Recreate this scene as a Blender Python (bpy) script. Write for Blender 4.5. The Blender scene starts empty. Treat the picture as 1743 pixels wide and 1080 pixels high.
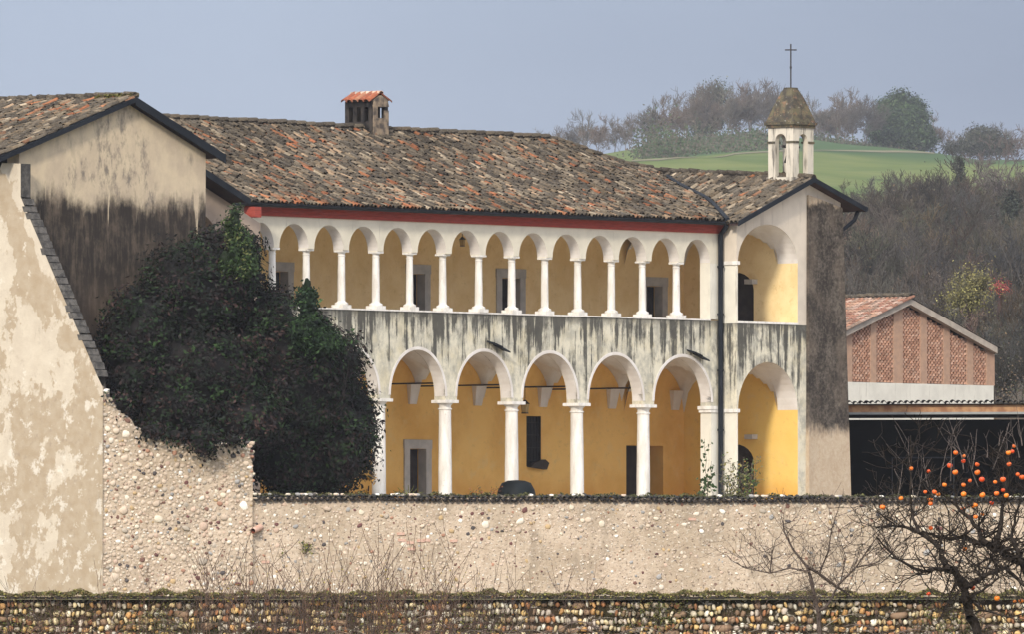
import bpy, math, random
import numpy as np
from mathutils import Vector, Matrix

# ------------------------------------------------------------------ camera, sky, sun, exposure
SC = bpy.context.scene
COL = SC.collection
F = 22000.0                      # focal length in pixels of the 1743 px wide photograph
PITCH = math.atan(570 / F)
CP, SP = math.cos(PITCH), math.sin(PITCH)
cam_d = bpy.data.cameras.new('camera')
cam = bpy.data.objects.new('camera', cam_d)
COL.objects.link(cam)
cam_d.sensor_width = 36.0
cam_d.lens = F / 1743 * 36.0
cam_d.clip_start = 1.0
cam_d.clip_end = 9000
cam.rotation_euler = (math.pi / 2 + PITCH, 0, 0)
SC.camera = cam

SUN_EL, SUN_AZ = math.radians(27), math.radians(17)     # sun stands behind the camera, a little to its left
sun_dir = Vector((-math.sin(SUN_AZ) * math.cos(SUN_EL), -math.cos(SUN_AZ) * math.cos(SUN_EL), math.sin(SUN_EL)))
sd = bpy.data.lights.new('sun', 'SUN')
sd.energy = 2.5
sd.angle = math.radians(6.0)
sd.color = (1.0, 0.90, 0.75)
so = bpy.data.objects.new('sun', sd)
COL.objects.link(so)
so.rotation_euler = sun_dir.to_track_quat('Z', 'Y').to_euler()

world = bpy.data.worlds.new('World')
SC.world = world
world.use_nodes = True
wn, wl = world.node_tree.nodes, world.node_tree.links
wn.clear()
w_out = wn.new('ShaderNodeOutputWorld')
w_bg = wn.new('ShaderNodeBackground')
w_bg.inputs[1].default_value = 0.1
sky = wn.new('ShaderNodeTexSky')
sky.sky_type = 'NISHITA'
sky.sun_disc = False
sky.sun_elevation = SUN_EL
sky.sun_rotation = math.pi + SUN_AZ
tc = wn.new('ShaderNodeTexCoord')
sep = wn.new('ShaderNodeSeparateXYZ')
wl.new(tc.outputs['Generated'], sep.inputs[0])
# overcast veil: brighter towards the zenith like any clouded sky, with soft cloud variation
up = wn.new('ShaderNodeMapRange')
up.inputs[1].default_value, up.inputs[2].default_value = 0.0, 1.0
up.inputs[3].default_value, up.inputs[4].default_value = 1.0, 2.4
wl.new(sep.outputs[2], up.inputs[0])
mp = wn.new('ShaderNodeMapping')
mp.inputs['Scale'].default_value = (9, 9, 22)
mp.inputs['Location'].default_value = (3.1, 0.4, 1.7)
wl.new(tc.outputs['Generated'], mp.inputs[0])
cn = wn.new('ShaderNodeTexNoise')
cn.inputs['Scale'].default_value = 1.0
cn.inputs['Detail'].default_value = 3.0
wl.new(mp.outputs[0], cn.inputs['Vector'])
bank = wn.new('ShaderNodeMath')                     # a rain bank stands to the right, the cloud is thinner to the left
bank.operation = 'MULTIPLY_ADD'
bank.inputs[1].default_value = -6.0
wl.new(sep.outputs[0], bank.inputs[0])
wl.new(cn.outputs[0], bank.inputs[2])
cr = wn.new('ShaderNodeValToRGB')
cr.color_ramp.elements[0].position, cr.color_ramp.elements[1].position = 0.22, 0.72
cr.color_ramp.elements[0].color = (1.6, 2.0, 3.15, 1)
cr.color_ramp.elements[1].color = (3.0, 3.6, 4.95, 1)
wl.new(bank.outputs[0], cr.inputs[0])
vm = wn.new('ShaderNodeVectorMath')
vm.operation = 'SCALE'
hue = wn.new('ShaderNodeMapRange')            # the cloud deck turns neutral above the blue-grey bank at the horizon
hue.inputs[1].default_value, hue.inputs[2].default_value = 0.06, 0.45
wl.new(sep.outputs[2], hue.inputs[0])
neu = wn.new('ShaderNodeMix')
neu.data_type = 'RGBA'
neu.inputs[7].default_value = (3.9, 3.9, 4.0, 1)
wl.new(hue.outputs[0], neu.inputs[0])
wl.new(cr.outputs[0], neu.inputs[6])
wl.new(neu.outputs[2], vm.inputs[0])
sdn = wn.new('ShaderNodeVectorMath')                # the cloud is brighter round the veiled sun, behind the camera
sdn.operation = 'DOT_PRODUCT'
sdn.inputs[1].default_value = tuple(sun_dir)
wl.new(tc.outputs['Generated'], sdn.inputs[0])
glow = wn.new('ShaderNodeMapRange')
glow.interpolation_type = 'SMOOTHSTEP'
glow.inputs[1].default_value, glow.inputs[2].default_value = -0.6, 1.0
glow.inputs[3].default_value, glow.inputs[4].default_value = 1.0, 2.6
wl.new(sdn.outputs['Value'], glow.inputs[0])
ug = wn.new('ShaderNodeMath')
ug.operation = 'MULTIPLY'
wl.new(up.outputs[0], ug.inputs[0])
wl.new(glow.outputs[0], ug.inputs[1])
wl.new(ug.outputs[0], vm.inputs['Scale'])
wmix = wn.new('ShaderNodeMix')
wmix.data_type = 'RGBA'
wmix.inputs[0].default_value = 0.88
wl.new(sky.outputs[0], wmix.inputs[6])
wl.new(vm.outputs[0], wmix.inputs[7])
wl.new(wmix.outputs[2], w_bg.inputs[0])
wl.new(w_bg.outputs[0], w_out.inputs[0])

SC.view_settings.view_transform = 'Standard'
SC.view_settings.look = 'None'
SC.view_settings.exposure = 0.26
SC.view_settings.gamma = 1.0
SC.view_settings.use_curve_mapping = False
SC.render.engine = 'CYCLES'
SC.cycles.max_bounces = 10
SC.cycles.diffuse_bounces = 8
SC.cycles.volume_bounces = 0
SC.cycles.use_denoising = True

# ------------------------------------------------------------------ measuring helpers
def ray(u, v):
    z = (540 - v) / F
    return ((u - 871.5) / F, CP - z * SP, SP + z * CP)

def at(u, v, Y):
    r = ray(u, v)
    k = Y / r[1]
    return (r[0] * k, Y, r[2] * k)

class Frame:
    """A building's own axes: x along its front to the right, y into the building, z up."""
    def __init__(self, ox, oy, deg):
        self.o = (ox, oy)
        self.th = math.radians(deg)
        self.c, self.s = math.cos(self.th), math.sin(self.th)
    def on_y(self, u, v, b):
        r = ray(u, v)
        k = (b - self.o[0] * self.s + self.o[1] * self.c) / (-r[0] * self.s + r[1] * self.c)
        X, Y = k * r[0] - self.o[0], k * r[1] - self.o[1]
        return X * self.c + Y * self.s, k * r[2]
    def on_x(self, u, v, a):
        r = ray(u, v)
        k = (a + self.o[0] * self.c + self.o[1] * self.s) / (r[0] * self.c + r[1] * self.s)
        X, Y = k * r[0] - self.o[0], k * r[1] - self.o[1]
        return -X * self.s + Y * self.c, k * r[2]
    def w(self, a, b, z):
        return (self.o[0] + a * self.c - b * self.s, self.o[1] + a * self.s + b * self.c, z)

r0 = ray(1228, 700)
MF = Frame(r0[0] / r0[1] * 434, 434, 50)

# ------------------------------------------------------------------ object helpers
RNG = np.random.default_rng(7)
random.seed(7)

def mesh_np(name, V, Fs, mat, col=None, smooth=False):
    """V (n,3); Fs list of index arrays (m,k) or a python list of faces; col (n,3) per vertex."""
    me = bpy.data.meshes.new(name)
    if isinstance(Fs, list) and len(Fs) and not isinstance(Fs[0], np.ndarray):
        me.from_pydata([tuple(p) for p in V], [], Fs)
    else:
        if isinstance(Fs, np.ndarray):
            Fs = [Fs]
        V = np.asarray(V, dtype=np.float32)
        nl = sum(f.size for f in Fs)
        npoly = sum(len(f) for f in Fs)
        me.vertices.add(len(V))
        me.vertices.foreach_set('co', V.ravel())
        me.loops.add(nl)
        me.loops.foreach_set('vertex_index', np.concatenate([f.ravel() for f in Fs]).astype(np.int32))
        me.polygons.add(npoly)
        tot = np.concatenate([np.full(len(f), f.shape[1]) for f in Fs]).astype(np.int32)
        st = np.concatenate([[0], np.cumsum(tot)[:-1]]).astype(np.int32)
        me.polygons.foreach_set('loop_start', st)
        me.polygons.foreach_set('loop_total', tot)
        me.update(calc_edges=True)
    if col is not None:
        ca = me.color_attributes.new('col', 'FLOAT_COLOR', 'POINT')
        c4 = np.ones((len(V), 4), dtype=np.float32)
        c4[:, :3] = np.asarray(col, dtype=np.float32)
        ca.data.foreach_set('color', c4.ravel())
    if smooth:
        me.polygons.foreach_set('use_smooth', np.ones(len(me.polygons), dtype=bool))
    if mat is not None:
        me.materials.append(mat)
    me.validate()
    return me

def link(name, data, parent=None, loc=None, rot=None, kind=None, label=None):
    o = bpy.data.objects.new(name, data)
    COL.objects.link(o)
    if parent is not None:
        o.parent = parent
    if loc is not None:
        o.location = loc
    if rot is not None:
        o.rotation_euler = rot
    if kind:
        o['kind'] = kind
    if label:
        o['label'] = label
    return o

def tag(o, label, cat, group=None):
    o['label'] = label
    o['category'] = cat
    if group:
        o['group'] = group
    return o

def thing(name, label, cat, loc=(0, 0, 0), rz=0.0, group=None):
    o = bpy.data.objects.new(name, None)
    COL.objects.link(o)
    o.empty_display_size = 0.2
    o.location = loc
    o.rotation_euler = (0, 0, rz)
    return tag(o, label, cat, group)

class MB:
    def __init__(self):
        self.v, self.f = [], []
    def quad(self, *pts):
        n = len(self.v)
        self.v.extend(pts)
        self.f.append(tuple(range(n, n + len(pts))))
    poly = quad
    def box(self, x0, x1, y0, y1, z0, z1):
        n = len(self.v)
        self.v += [(x0, y0, z0), (x1, y0, z0), (x1, y1, z0), (x0, y1, z0), (x0, y0, z1), (x1, y0, z1), (x1, y1, z1), (x0, y1, z1)]
        self.f += [tuple(n + i for i in q) for q in ((0, 1, 5, 4), (1, 2, 6, 5), (2, 3, 7, 6), (3, 0, 4, 7), (4, 5, 6, 7), (3, 2, 1, 0))]
    def prism(self, poly, y0, y1):
        """poly: (x,z) outline, extruded in y."""
        n, m = len(self.v), len(poly)
        self.v += [(x, y0, z) for x, z in poly] + [(x, y1, z) for x, z in poly]
        self.f.append(tuple(range(n, n + m)))
        self.f.append(tuple(range(n + 2 * m - 1, n + m - 1, -1)))
        for i in range(m):
            j = (i + 1) % m
            self.f.append((n + j, n + i, n + m + i, n + m + j))
    def lathe(self, prof, cx, cy, seg=16):
        n = len(self.v)
        for r, z in prof:
            for k in range(seg):
                a = 2 * math.pi * k / seg
                self.v.append((cx + r * math.cos(a), cy + r * math.sin(a), z))
        for i in range(len(prof) - 1):
            for k in range(seg):
                k2 = (k + 1) % seg
                self.f.append((n + i * seg + k, n + i * seg + k2, n + (i + 1) * seg + k2, n + (i + 1) * seg + k))
        self.f.append(tuple(n + k for k in range(seg - 1, -1, -1)))
        self.f.append(tuple(n + (len(prof) - 1) * seg + k for k in range(seg)))
    def tube(self, pts, rad, seg=8):
        n = len(self.v)
        pts = [Vector(p) for p in pts]
        if not isinstance(rad, (list, tuple)):
            rad = [rad] * len(pts)
        for i, p in enumerate(pts):
            d = (pts[min(i + 1, len(pts) - 1)] - pts[max(i - 1, 0)]).normalized()
            x = d.orthogonal().normalized() if i == 0 else (x - d * x.dot(d)).normalized()
            y = d.cross(x)
            for k in range(seg):
                a = 2 * math.pi * k / seg
                self.v.append(tuple(p + (x * math.cos(a) + y * math.sin(a)) * rad[i]))
        for i in range(len(pts) - 1):
            for k in range(seg):
                k2 = (k + 1) % seg
                self.f.append((n + i * seg + k, n + i * seg + k2, n + (i + 1) * seg + k2, n + (i + 1) * seg + k))
        self.f.append(tuple(n + k for k in range(seg - 1, -1, -1)))
        self.f.append(tuple(n + (len(pts) - 1) * seg + k for k in range(seg)))
    def mesh(self, name, mat, smooth=False):
        me = mesh_np(name, self.v, self.f, mat, smooth=False)
        if smooth:
            me.polygons.foreach_set('use_smooth', np.ones(len(me.polygons), dtype=bool))
            try:
                me.set_sharp_from_angle(angle=math.radians(40))
            except Exception:
                pass
        return me
    def obj(self, name, mat, parent=None, smooth=False, label=None, kind=None):
        return link(name, self.mesh(name, mat, smooth), parent, label=label, kind=kind)

# ------------------------------------------------------------------ materials
def new_mat(name, rough=0.85, spec=0.2):
    m = bpy.data.materials.new(name)
    m.use_nodes = True
    nt = m.node_tree
    b = nt.nodes['Principled BSDF']
    b.inputs['Roughness'].default_value = rough
    b.inputs['Specular IOR Level'].default_value = spec
    return m, nt, b

def nd(nt, t, **kw):
    n = nt.nodes.new(t)
    for k, v in kw.items():
        setattr(n, k, v)
    return n

def coords(nt, scale=(1, 1, 1), kind='Object', loc=(0, 0, 0)):
    t = nd(nt, 'ShaderNodeTexCoord')
    m = nd(nt, 'ShaderNodeMapping')
    m.inputs['Scale'].default_value = scale
    m.inputs['Location'].default_value = loc
    nt.links.new(t.outputs[kind], m.inputs[0])
    return m.outputs[0]

def noise(nt, vec, scale=1.0, detail=4.0, rough=0.55, dist=0.0):
    n = nd(nt, 'ShaderNodeTexNoise')
    n.inputs['Scale'].default_value = scale
    n.inputs['Detail'].default_value = detail
    n.inputs['Roughness'].default_value = rough
    n.inputs['Distortion'].default_value = dist
    if vec is not None:
        nt.links.new(vec, n.inputs['Vector'])
    return n.outputs[0]

def ramp(nt, fac, lo, hi):
    """0 below lo, 1 above hi, smooth between."""
    n = nd(nt, 'ShaderNodeMapRange', interpolation_type='SMOOTHSTEP')
    n.inputs[1].default_value, n.inputs[2].default_value = lo, hi
    nt.links.new(fac, n.inputs[0])
    return n.outputs[0]

def mth(nt, op, a, b=None, c=None):
    n = nd(nt, 'ShaderNodeMath', operation=op)
    for i, x in enumerate((a, b, c)):
        if x is None:
            continue
        if isinstance(x, (int, float)):
            n.inputs[i].default_value = x
        else:
            nt.links.new(x, n.inputs[i])
    return n.outputs[0]

def mix(nt, fac, a, b, mode='MIX'):
    n = nd(nt, 'ShaderNodeMix', data_type='RGBA', blend_type=mode)
    for i, x in ((0, fac), (6, a), (7, b)):
        if isinstance(x, (int, float)):
            n.inputs[i].default_value = x
        elif isinstance(x, (tuple, list)):
            n.inputs[i].default_value = (*x, 1)
        else:
            nt.links.new(x, n.inputs[i])
    return n.outputs[2]

def bump(nt, b, h, strength=0.3, dist=0.02):
    n = nd(nt, 'ShaderNodeBump')
    n.inputs['Strength'].default_value = strength
    n.inputs['Distance'].default_value = dist
    nt.links.new(h, n.inputs['Height'])
    nt.links.new(n.outputs[0], b.inputs['Normal'])

def height(nt):
    t = nd(nt, 'ShaderNodeTexCoord')
    s = nd(nt, 'ShaderNodeSeparateXYZ')
    nt.links.new(t.outputs['Object'], s.inputs[0])
    return s.outputs[2]

def simple(name, c1, c2, scale=3.0, rough=0.85, spec=0.2, bmp=0.15, stretch=(1, 1, 1)):
    m, nt, b = new_mat(name, rough, spec)
    v = coords(nt, stretch)
    f = ramp(nt, noise(nt, v, scale, 6), 0.35, 0.65)
    nt.links.new(mix(nt, f, c1, c2), b.inputs['Base Color'])
    if bmp:
        bump(nt, b, noise(nt, v, scale * 5, 4), bmp)
    return m

def attr_mat(name, rough=0.85, spec=0.2, var=0.35, scale=9.0, bmp=0.3, extra=None, transl=0.0):
    m, nt, b = new_mat(name, rough, spec)
    a = nd(nt, 'ShaderNodeAttribute', attribute_name='col')
    v = coords(nt)
    f = noise(nt, v, scale, 5)
    g = nd(nt, 'ShaderNodeMapRange')
    g.inputs[1].default_value, g.inputs[2].default_value = 0.3, 0.7
    g.inputs[3].default_value, g.inputs[4].default_value = 1 - var, 1 + var
    nt.links.new(f, g.inputs[0])
    s = nd(nt, 'ShaderNodeVectorMath', operation='SCALE')
    nt.links.new(a.outputs[0], s.inputs[0])
    nt.links.new(g.outputs[0], s.inputs['Scale'])
    c = s.outputs[0]
    if extra:
        col, lo, hi, sc = extra
        c = mix(nt, ramp(nt, noise(nt, v, sc, 4), lo, hi), c, col)
    nt.links.new(c, b.inputs['Base Color'])
    if bmp:
        bump(nt, b, noise(nt, v, scale * 2.5, 4), bmp, 0.01)
    return m

M = {}
def white_mat():
    m, nt, b = new_mat('limewash_white', 0.88, 0.15)
    g = nd(nt, 'ShaderNodeNewGeometry')
    mp_ = nd(nt, 'ShaderNodeMapping'); mp_.inputs['Scale'].default_value = (5, 5, 1.1)
    nt.links.new(g.outputs['Position'], mp_.inputs[0])
    n1 = noise(nt, mp_.outputs[0], 1.0, 6, 0.65)
    n2 = noise(nt, g.outputs['Position'], 9.0, 5, 0.7)
    c = mix(nt, ramp(nt, n1, 0.38, 0.66), (0.78, 0.76, 0.72), (0.62, 0.59, 0.54))
    c = mix(nt, mth(nt, 'MULTIPLY', ramp(nt, n2, 0.60, 0.70), 0.55), c, (0.42, 0.39, 0.34))
    nt.links.new(c, b.inputs['Base Color'])
    bump(nt, b, n2, 0.5, 0.02)
    return m
M['white'] = white_mat()
# white wash that has worn and gone grey in runs
def worn_white(name, base, stain, thr=0.56, amt=0.6):
    m, nt, b = new_mat(name, 0.9, 0.15)
    v = coords(nt, (4, 4, 0.5))
    f = ramp(nt, noise(nt, v, 1.4, 6, 0.6), thr, thr + 0.16)
    w = noise(nt, coords(nt), 1.3, 5)
    c = mix(nt, ramp(nt, w, 0.35, 0.7), base, tuple(x * 0.86 for x in base))
    c = mix(nt, mth(nt, 'MULTIPLY', f, amt), c, stain)
    nt.links.new(c, b.inputs['Base Color'])
    bump(nt, b, noise(nt, coords(nt), 14, 4), 0.15)
    return m
M['cream'] = worn_white('cream_plaster', (0.72, 0.67, 0.55), (0.36, 0.33, 0.27), 0.6, 0.5)
M['pier'] = worn_white('pier_plaster', (0.74, 0.71, 0.62), (0.30, 0.28, 0.24), 0.56, 0.6)
M['vault'] = simple('vault_plaster', (0.72, 0.69, 0.66), (0.62, 0.58, 0.54), 1.6)

def ochre(name, base, deep):
    m, nt, b = new_mat(name, 0.9, 0.12)
    v = coords(nt)
    c = mix(nt, ramp(nt, noise(nt, v, 0.5, 6, 0.6), 0.35, 0.68), base, deep)
    c = mix(nt, mth(nt, 'MULTIPLY', ramp(nt, noise(nt, v, 2.3, 6, 0.65, 0.4), 0.52, 0.72), 0.4), c, (0.70, 0.52, 0.25))
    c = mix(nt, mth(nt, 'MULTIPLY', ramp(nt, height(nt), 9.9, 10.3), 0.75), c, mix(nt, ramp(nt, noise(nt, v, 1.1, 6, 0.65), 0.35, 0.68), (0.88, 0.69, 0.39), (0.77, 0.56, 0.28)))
    c = mix(nt, mth(nt, 'MULTIPLY', ramp(nt, noise(nt, v, 5.0, 7, 0.7), 0.55, 0.7), 0.35), c, (0.50, 0.32, 0.12))
    # rising damp leaves an orange tide near the paving
    z = height(nt)
    t = mth(nt, 'ADD', z, mth(nt, 'MULTIPLY', noise(nt, v, 1.2, 4), 1.6))
    damp = mth(nt, 'SUBTRACT', 1.0, ramp(nt, t, 5.6, 6.9))
    c = mix(nt, mth(nt, 'MULTIPLY', damp, 0.55), c, (0.62, 0.27, 0.05))
    nt.links.new(c, b.inputs['Base Color'])
    bump(nt, b, noise(nt, v, 18, 4), 0.2)
    return m
M['ochre'] = ochre('ochre_plaster', (0.82, 0.52, 0.17), (0.68, 0.38, 0.10))
M['ochre_bright'] = ochre('yellow_plaster', (0.80, 0.55, 0.17), (0.76, 0.47, 0.12))
M['ochre_pale'] = ochre('pale_yellow_plaster', (0.78, 0.63, 0.33), (0.74, 0.57, 0.27))

def parapet_mat():
    m, nt, b = new_mat('streaked_plaster', 0.92, 0.12)
    z = height(nt)
    d = mth(nt, 'SUBTRACT', 11.13, z)
    s1 = noise(nt, coords(nt, (3.4, 3.4, 0.20)), 1.0, 9, 0.72)
    s2 = noise(nt, coords(nt, (0.7, 0.7, 0.5), loc=(5, 0, 0)), 0.8, 4, 0.6)
    s3 = noise(nt, coords(nt, (2.2, 2.2, 1.6), loc=(1, 7, 0)), 1.2, 8, 0.72)
    run = mth(nt, 'ADD', s1, mth(nt, 'MULTIPLY', mth(nt, 'SUBTRACT', s2, 0.5), 0.5))
    run = mth(nt, 'ADD', run, mth(nt, 'MULTIPLY', mth(nt, 'SUBTRACT', s3, 0.5), 0.22))
    run = mth(nt, 'SUBTRACT', run, mth(nt, 'MULTIPLY', d, 0.075))
    black = ramp(nt, run, 0.405, 0.50)
    top = mth(nt, 'MULTIPLY', mth(nt, 'SUBTRACT', 1.0, ramp(nt, mth(nt, 'ADD', d, mth(nt, 'MULTIPLY', mth(nt, 'SUBTRACT', s3, 0.5), -0.7)), 0.05, 0.42)), 0.75)
    blot = noise(nt, coords(nt, (1.3, 1.3, 0.9)), 1.5, 9, 0.74)
    c = mix(nt, ramp(nt, blot, 0.40, 0.62), (0.66, 0.62, 0.50), (0.40, 0.385, 0.325))
    c = mix(nt, mth(nt, 'MULTIPLY', ramp(nt, noise(nt, coords(nt), 1.0, 6, 0.65), 0.48, 0.66), 0.5), c, (0.58, 0.51, 0.34))
    c = mix(nt, mth(nt, 'MULTIPLY', mth(nt, 'MAXIMUM', black, top), 0.90), c, (0.042, 0.042, 0.040))
    bl = ramp(nt, noise(nt, coords(nt, (1.0, 1.0, 0.8), loc=(6, 2, 3)), 1.1, 9, 0.76, 0.5), 0.53, 0.64)
    c = mix(nt, mth(nt, 'MULTIPLY', bl, 0.6), c, (0.15, 0.148, 0.135))
    nt.links.new(c, b.inputs['Base Color'])
    bump(nt, b, mth(nt, 'ADD', noise(nt, coords(nt), 16, 5), blot), 0.35)
    return m
M['parapet'] = parapet_mat()

def gable_mat():
    m, nt, b = new_mat('grimy_gable_plaster', 0.95, 0.1)
    z = height(nt)
    e1 = mth(nt, 'MULTIPLY', mth(nt, 'SUBTRACT', noise(nt, coords(nt, (0.7, 0.7, 0.5)), 1.0, 8, 0.68), 0.5), -2.2)
    e2 = mth(nt, 'MULTIPLY', mth(nt, 'SUBTRACT', noise(nt, coords(nt, (4.5, 4.5, 0.9), loc=(3, 1, 0)), 1.0, 6, 0.7), 0.5), -1.0)
    edge = mth(nt, 'ADD', z, mth(nt, 'ADD', e1, e2))
    drip = mth(nt, 'MULTIPLY', ramp(nt, noise(nt, coords(nt, (1.7, 1.7, 0.10), loc=(1, 4, 0)), 1.0, 5, 0.6), 0.60, 0.70), 1.0)
    edge = mth(nt, 'ADD', edge, drip)
    grime = mth(nt, 'SUBTRACT', 1.0, ramp(nt, edge, 13.75, 14.55))
    low = mth(nt, 'SUBTRACT', 1.0, ramp(nt, mth(nt, 'ADD', z, mth(nt, 'MULTIPLY', noise(nt, coords(nt), 0.9, 5), 2.2)), 10.6, 13.4))
    c = mix(nt, ramp(nt, noise(nt, coords(nt, (1.2, 1.2, 0.9)), 1.0, 8, 0.68), 0.36, 0.66), (0.62, 0.51, 0.36), (0.50, 0.405, 0.30))
    st = ramp(nt, noise(nt, coords(nt, (2.6, 2.6, 1.3), loc=(2, 0, 3)), 1.0, 8, 0.75), 0.47, 0.66)
    big = ramp(nt, noise(nt, coords(nt, (.42, .42, .42), loc=(1.2, 0, .4)), 1.0, 4), 0.40, 0.58)
    c = mix(nt, mth(nt, 'MULTIPLY', mth(nt, 'MULTIPLY', st, big), 0.85), c, (0.16, 0.14, 0.125))
    d1 = noise(nt, coords(nt, (5, 5, 0.9)), 1.0, 7, 0.72)
    d2 = noise(nt, coords(nt, loc=(4, 4, 4)), 1.4, 7, 0.7)
    dk = mix(nt, ramp(nt, mth(nt, 'ADD', mth(nt, 'MULTIPLY', d1, .6), mth(nt, 'MULTIPLY', d2, .4)), 0.44, 0.66), (0.038, 0.032, 0.028), (0.135, 0.105, 0.080))
    dk = mix(nt, mth(nt, 'MULTIPLY', low, 0.6), dk, (0.18, 0.13, 0.095))
    c = mix(nt, grime, c, dk)
    nt.links.new(c, b.inputs['Base Color'])
    bump(nt, b, mth(nt, 'ADD', noise(nt, coords(nt), 12, 5), d2), 0.4)
    return m
M['gable'] = gable_mat()

def peeling_mat():
    m, nt, b = new_mat('peeling_plaster', 0.93, 0.1)
    t = nd(nt, 'ShaderNodeTexCoord')
    sp = nd(nt, 'ShaderNodeSeparateXYZ')
    nt.links.new(t.outputs['Object'], sp.inputs[0])
    y, z = sp.outputs[1], sp.outputs[2]
    v = coords(nt)
    # distance in from the sloping edge, along which old render shows
    ed = mth(nt, 'MULTIPLY', mth(nt, 'SUBTRACT', mth(nt, 'MULTIPLY', mth(nt, 'ADD', y, 3.88), 1.759), mth(nt, 'SUBTRACT', z, 14.14)), 0.49)
    band = mth(nt, 'MULTIPLY', ramp(nt, ed, 0.15, 0.45), mth(nt, 'SUBTRACT', 1.0, ramp(nt, ed, 0.7, 1.3)))
    lower = mth(nt, 'SUBTRACT', 1.0, ramp(nt, z, 7.2, 9.6))
    n1 = noise(nt, coords(nt, (1, 1, .8)), 0.7, 9, 0.66)
    k = mth(nt, 'ADD', n1, mth(nt, 'ADD', mth(nt, 'MULTIPLY', lower, 0.12), mth(nt, 'MULTIPLY', band, 0.13)))
    c = mix(nt, ramp(nt, noise(nt, v, 2.2, 6), 0.3, 0.7), (0.57, 0.50, 0.40), (0.51, 0.44, 0.35))
    c = mix(nt, ramp(nt, k, 0.57, 0.60), c, mix(nt, ramp(nt, noise(nt, v, 3.0, 6), 0.3, 0.7), (0.37, 0.29, 0.20), (0.42, 0.345, 0.255)))
    n2 = noise(nt, coords(nt, loc=(4, 7, 2)), 1.9, 9, 0.74)
    c = mix(nt, mth(nt, 'MULTIPLY', ramp(nt, mth(nt, 'ADD', n2, mth(nt, 'MULTIPLY', lower, 0.05)), 0.60, 0.66), 0.75), c, (0.66, 0.61, 0.53))
    n4 = noise(nt, coords(nt, loc=(1, 3, 9)), 5.0, 6, 0.7)
    c = mix(nt, mth(nt, 'MULTIPLY', ramp(nt, n4, 0.56, 0.68), mth(nt, 'ADD', 0.25, mth(nt, 'MULTIPLY', lower, 0.35))), c, (0.30, 0.24, 0.18))
    n3 = noise(nt, coords(nt, (2, 2, 0.5)), 1.3, 6, 0.7)
    c = mix(nt, mth(nt, 'MULTIPLY', ramp(nt, n3, 0.58, 0.75), 0.4), c, (0.25, 0.21, 0.17))
    nt.links.new(c, b.inputs['Base Color'])
    bump(nt, b, mth(nt, 'ADD', k, mth(nt, 'MULTIPLY', n4, 0.3)), 0.6, 0.05)
    return m
M['peeling'] = peeling_mat()
M['coping_dark'] = simple('dark_grey_coping', (0.055, 0.052, 0.05), (0.125, 0.115, 0.105), 5.0, bmp=0.9)  # rough dark grey mottle, darker than the plaster face

def rough_cast():
    m, nt, b = new_mat('dark_roughcast', 0.95, 0.1)
    z = height(nt)
    v = coords(nt)
    n1 = mth(nt, 'ADD', mth(nt, 'MULTIPLY', noise(nt, v, 9, 6, 0.7), .55), mth(nt, 'MULTIPLY', noise(nt, coords(nt, (1, 1, .6), loc=(2, 5, 1)), 2.2, 6, 0.7), .45))
    wob = mth(nt, 'MULTIPLY', mth(nt, 'SUBTRACT', noise(nt, coords(nt, (2, 2, 0.8)), 1.6, 6, 0.7), 0.5), 1.3)
    t = mth(nt, 'ADD', z, wob)
    dark = mth(nt, 'MULTIPLY', ramp(nt, t, 7.2, 7.75), mth(nt, 'SUBTRACT', 1.0, ramp(nt, t, 15.05, 15.3)))
    c = mix(nt, ramp(nt, n1, 0.35, 0.7), (0.40, 0.31, 0.22), (0.50, 0.42, 0.32))
    big = noise(nt, coords(nt, (1, 1, 0.5)), 1.4, 5)
    dk = mix(nt, ramp(nt, n1, 0.40, 0.70), (0.035, 0.030, 0.027), (0.17, 0.145, 0.12))
    dk = mix(nt, mth(nt, 'MULTIPLY', ramp(nt, big, 0.45, 0.7), 0.35), dk, (0.20, 0.16, 0.125))
    c = mix(nt, dark, c, dk)
    nt.links.new(c, b.inputs['Base Color'])
    bump(nt, b, n1, 0.8, 0.04)
    return m
M['roughcast'] = rough_cast()
M['frieze'] = simple('red_frieze', (0.37, 0.070, 0.052), (0.27, 0.055, 0.042), 3.0, stretch=(1, 1, 8))
M['gutter'] = simple('dark_gutter_metal', (0.010, 0.013, 0.019), (0.016, 0.020, 0.027), 2.0, 0.6, 0.15, 0)
M['soffit'] = simple('dark_soffit_wood', (0.035, 0.022, 0.02), (0.055, 0.03, 0.025), 3.0)
M['door'] = simple('dark_door_wood', (0.030, 0.026, 0.027), (0.045, 0.038, 0.036), 3.0)
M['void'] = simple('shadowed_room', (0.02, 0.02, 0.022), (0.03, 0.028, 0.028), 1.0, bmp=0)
M['stone_frame'] = simple('grey_stone', (0.47, 0.44, 0.40), (0.38, 0.36, 0.33), 3.0)
M['iron'] = simple('iron', (0.02, 0.018, 0.018), (0.035, 0.03, 0.028), 5.0, 0.6, 0.3, 0)
M['tile'] = attr_mat('roof_tile', 0.9, 0.12, 0.35, 14.0, 0.3, ((0.19, 0.175, 0.145), 0.60, 0.72, 26.0))
M['tile_bed'] = simple('tile_bed', (0.03, 0.026, 0.024), (0.05, 0.043, 0.038), 4.0)
M['stone'] = attr_mat('river_stone', 0.8, 0.2, 0.10, 2.5, 0.06)
M['leaf'] = attr_mat('leaf', 0.7, 0.12, 0.2, 6.0, 0)
M['bark'] = attr_mat('bark', 0.9, 0.1, 0.4, 30.0, 0)
M['tower'] = worn_white('bell_turret_plaster', (0.60, 0.55, 0.46), (0.10, 0.09, 0.08), 0.49, 0.85)
M['moss_cap'] = None
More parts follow.
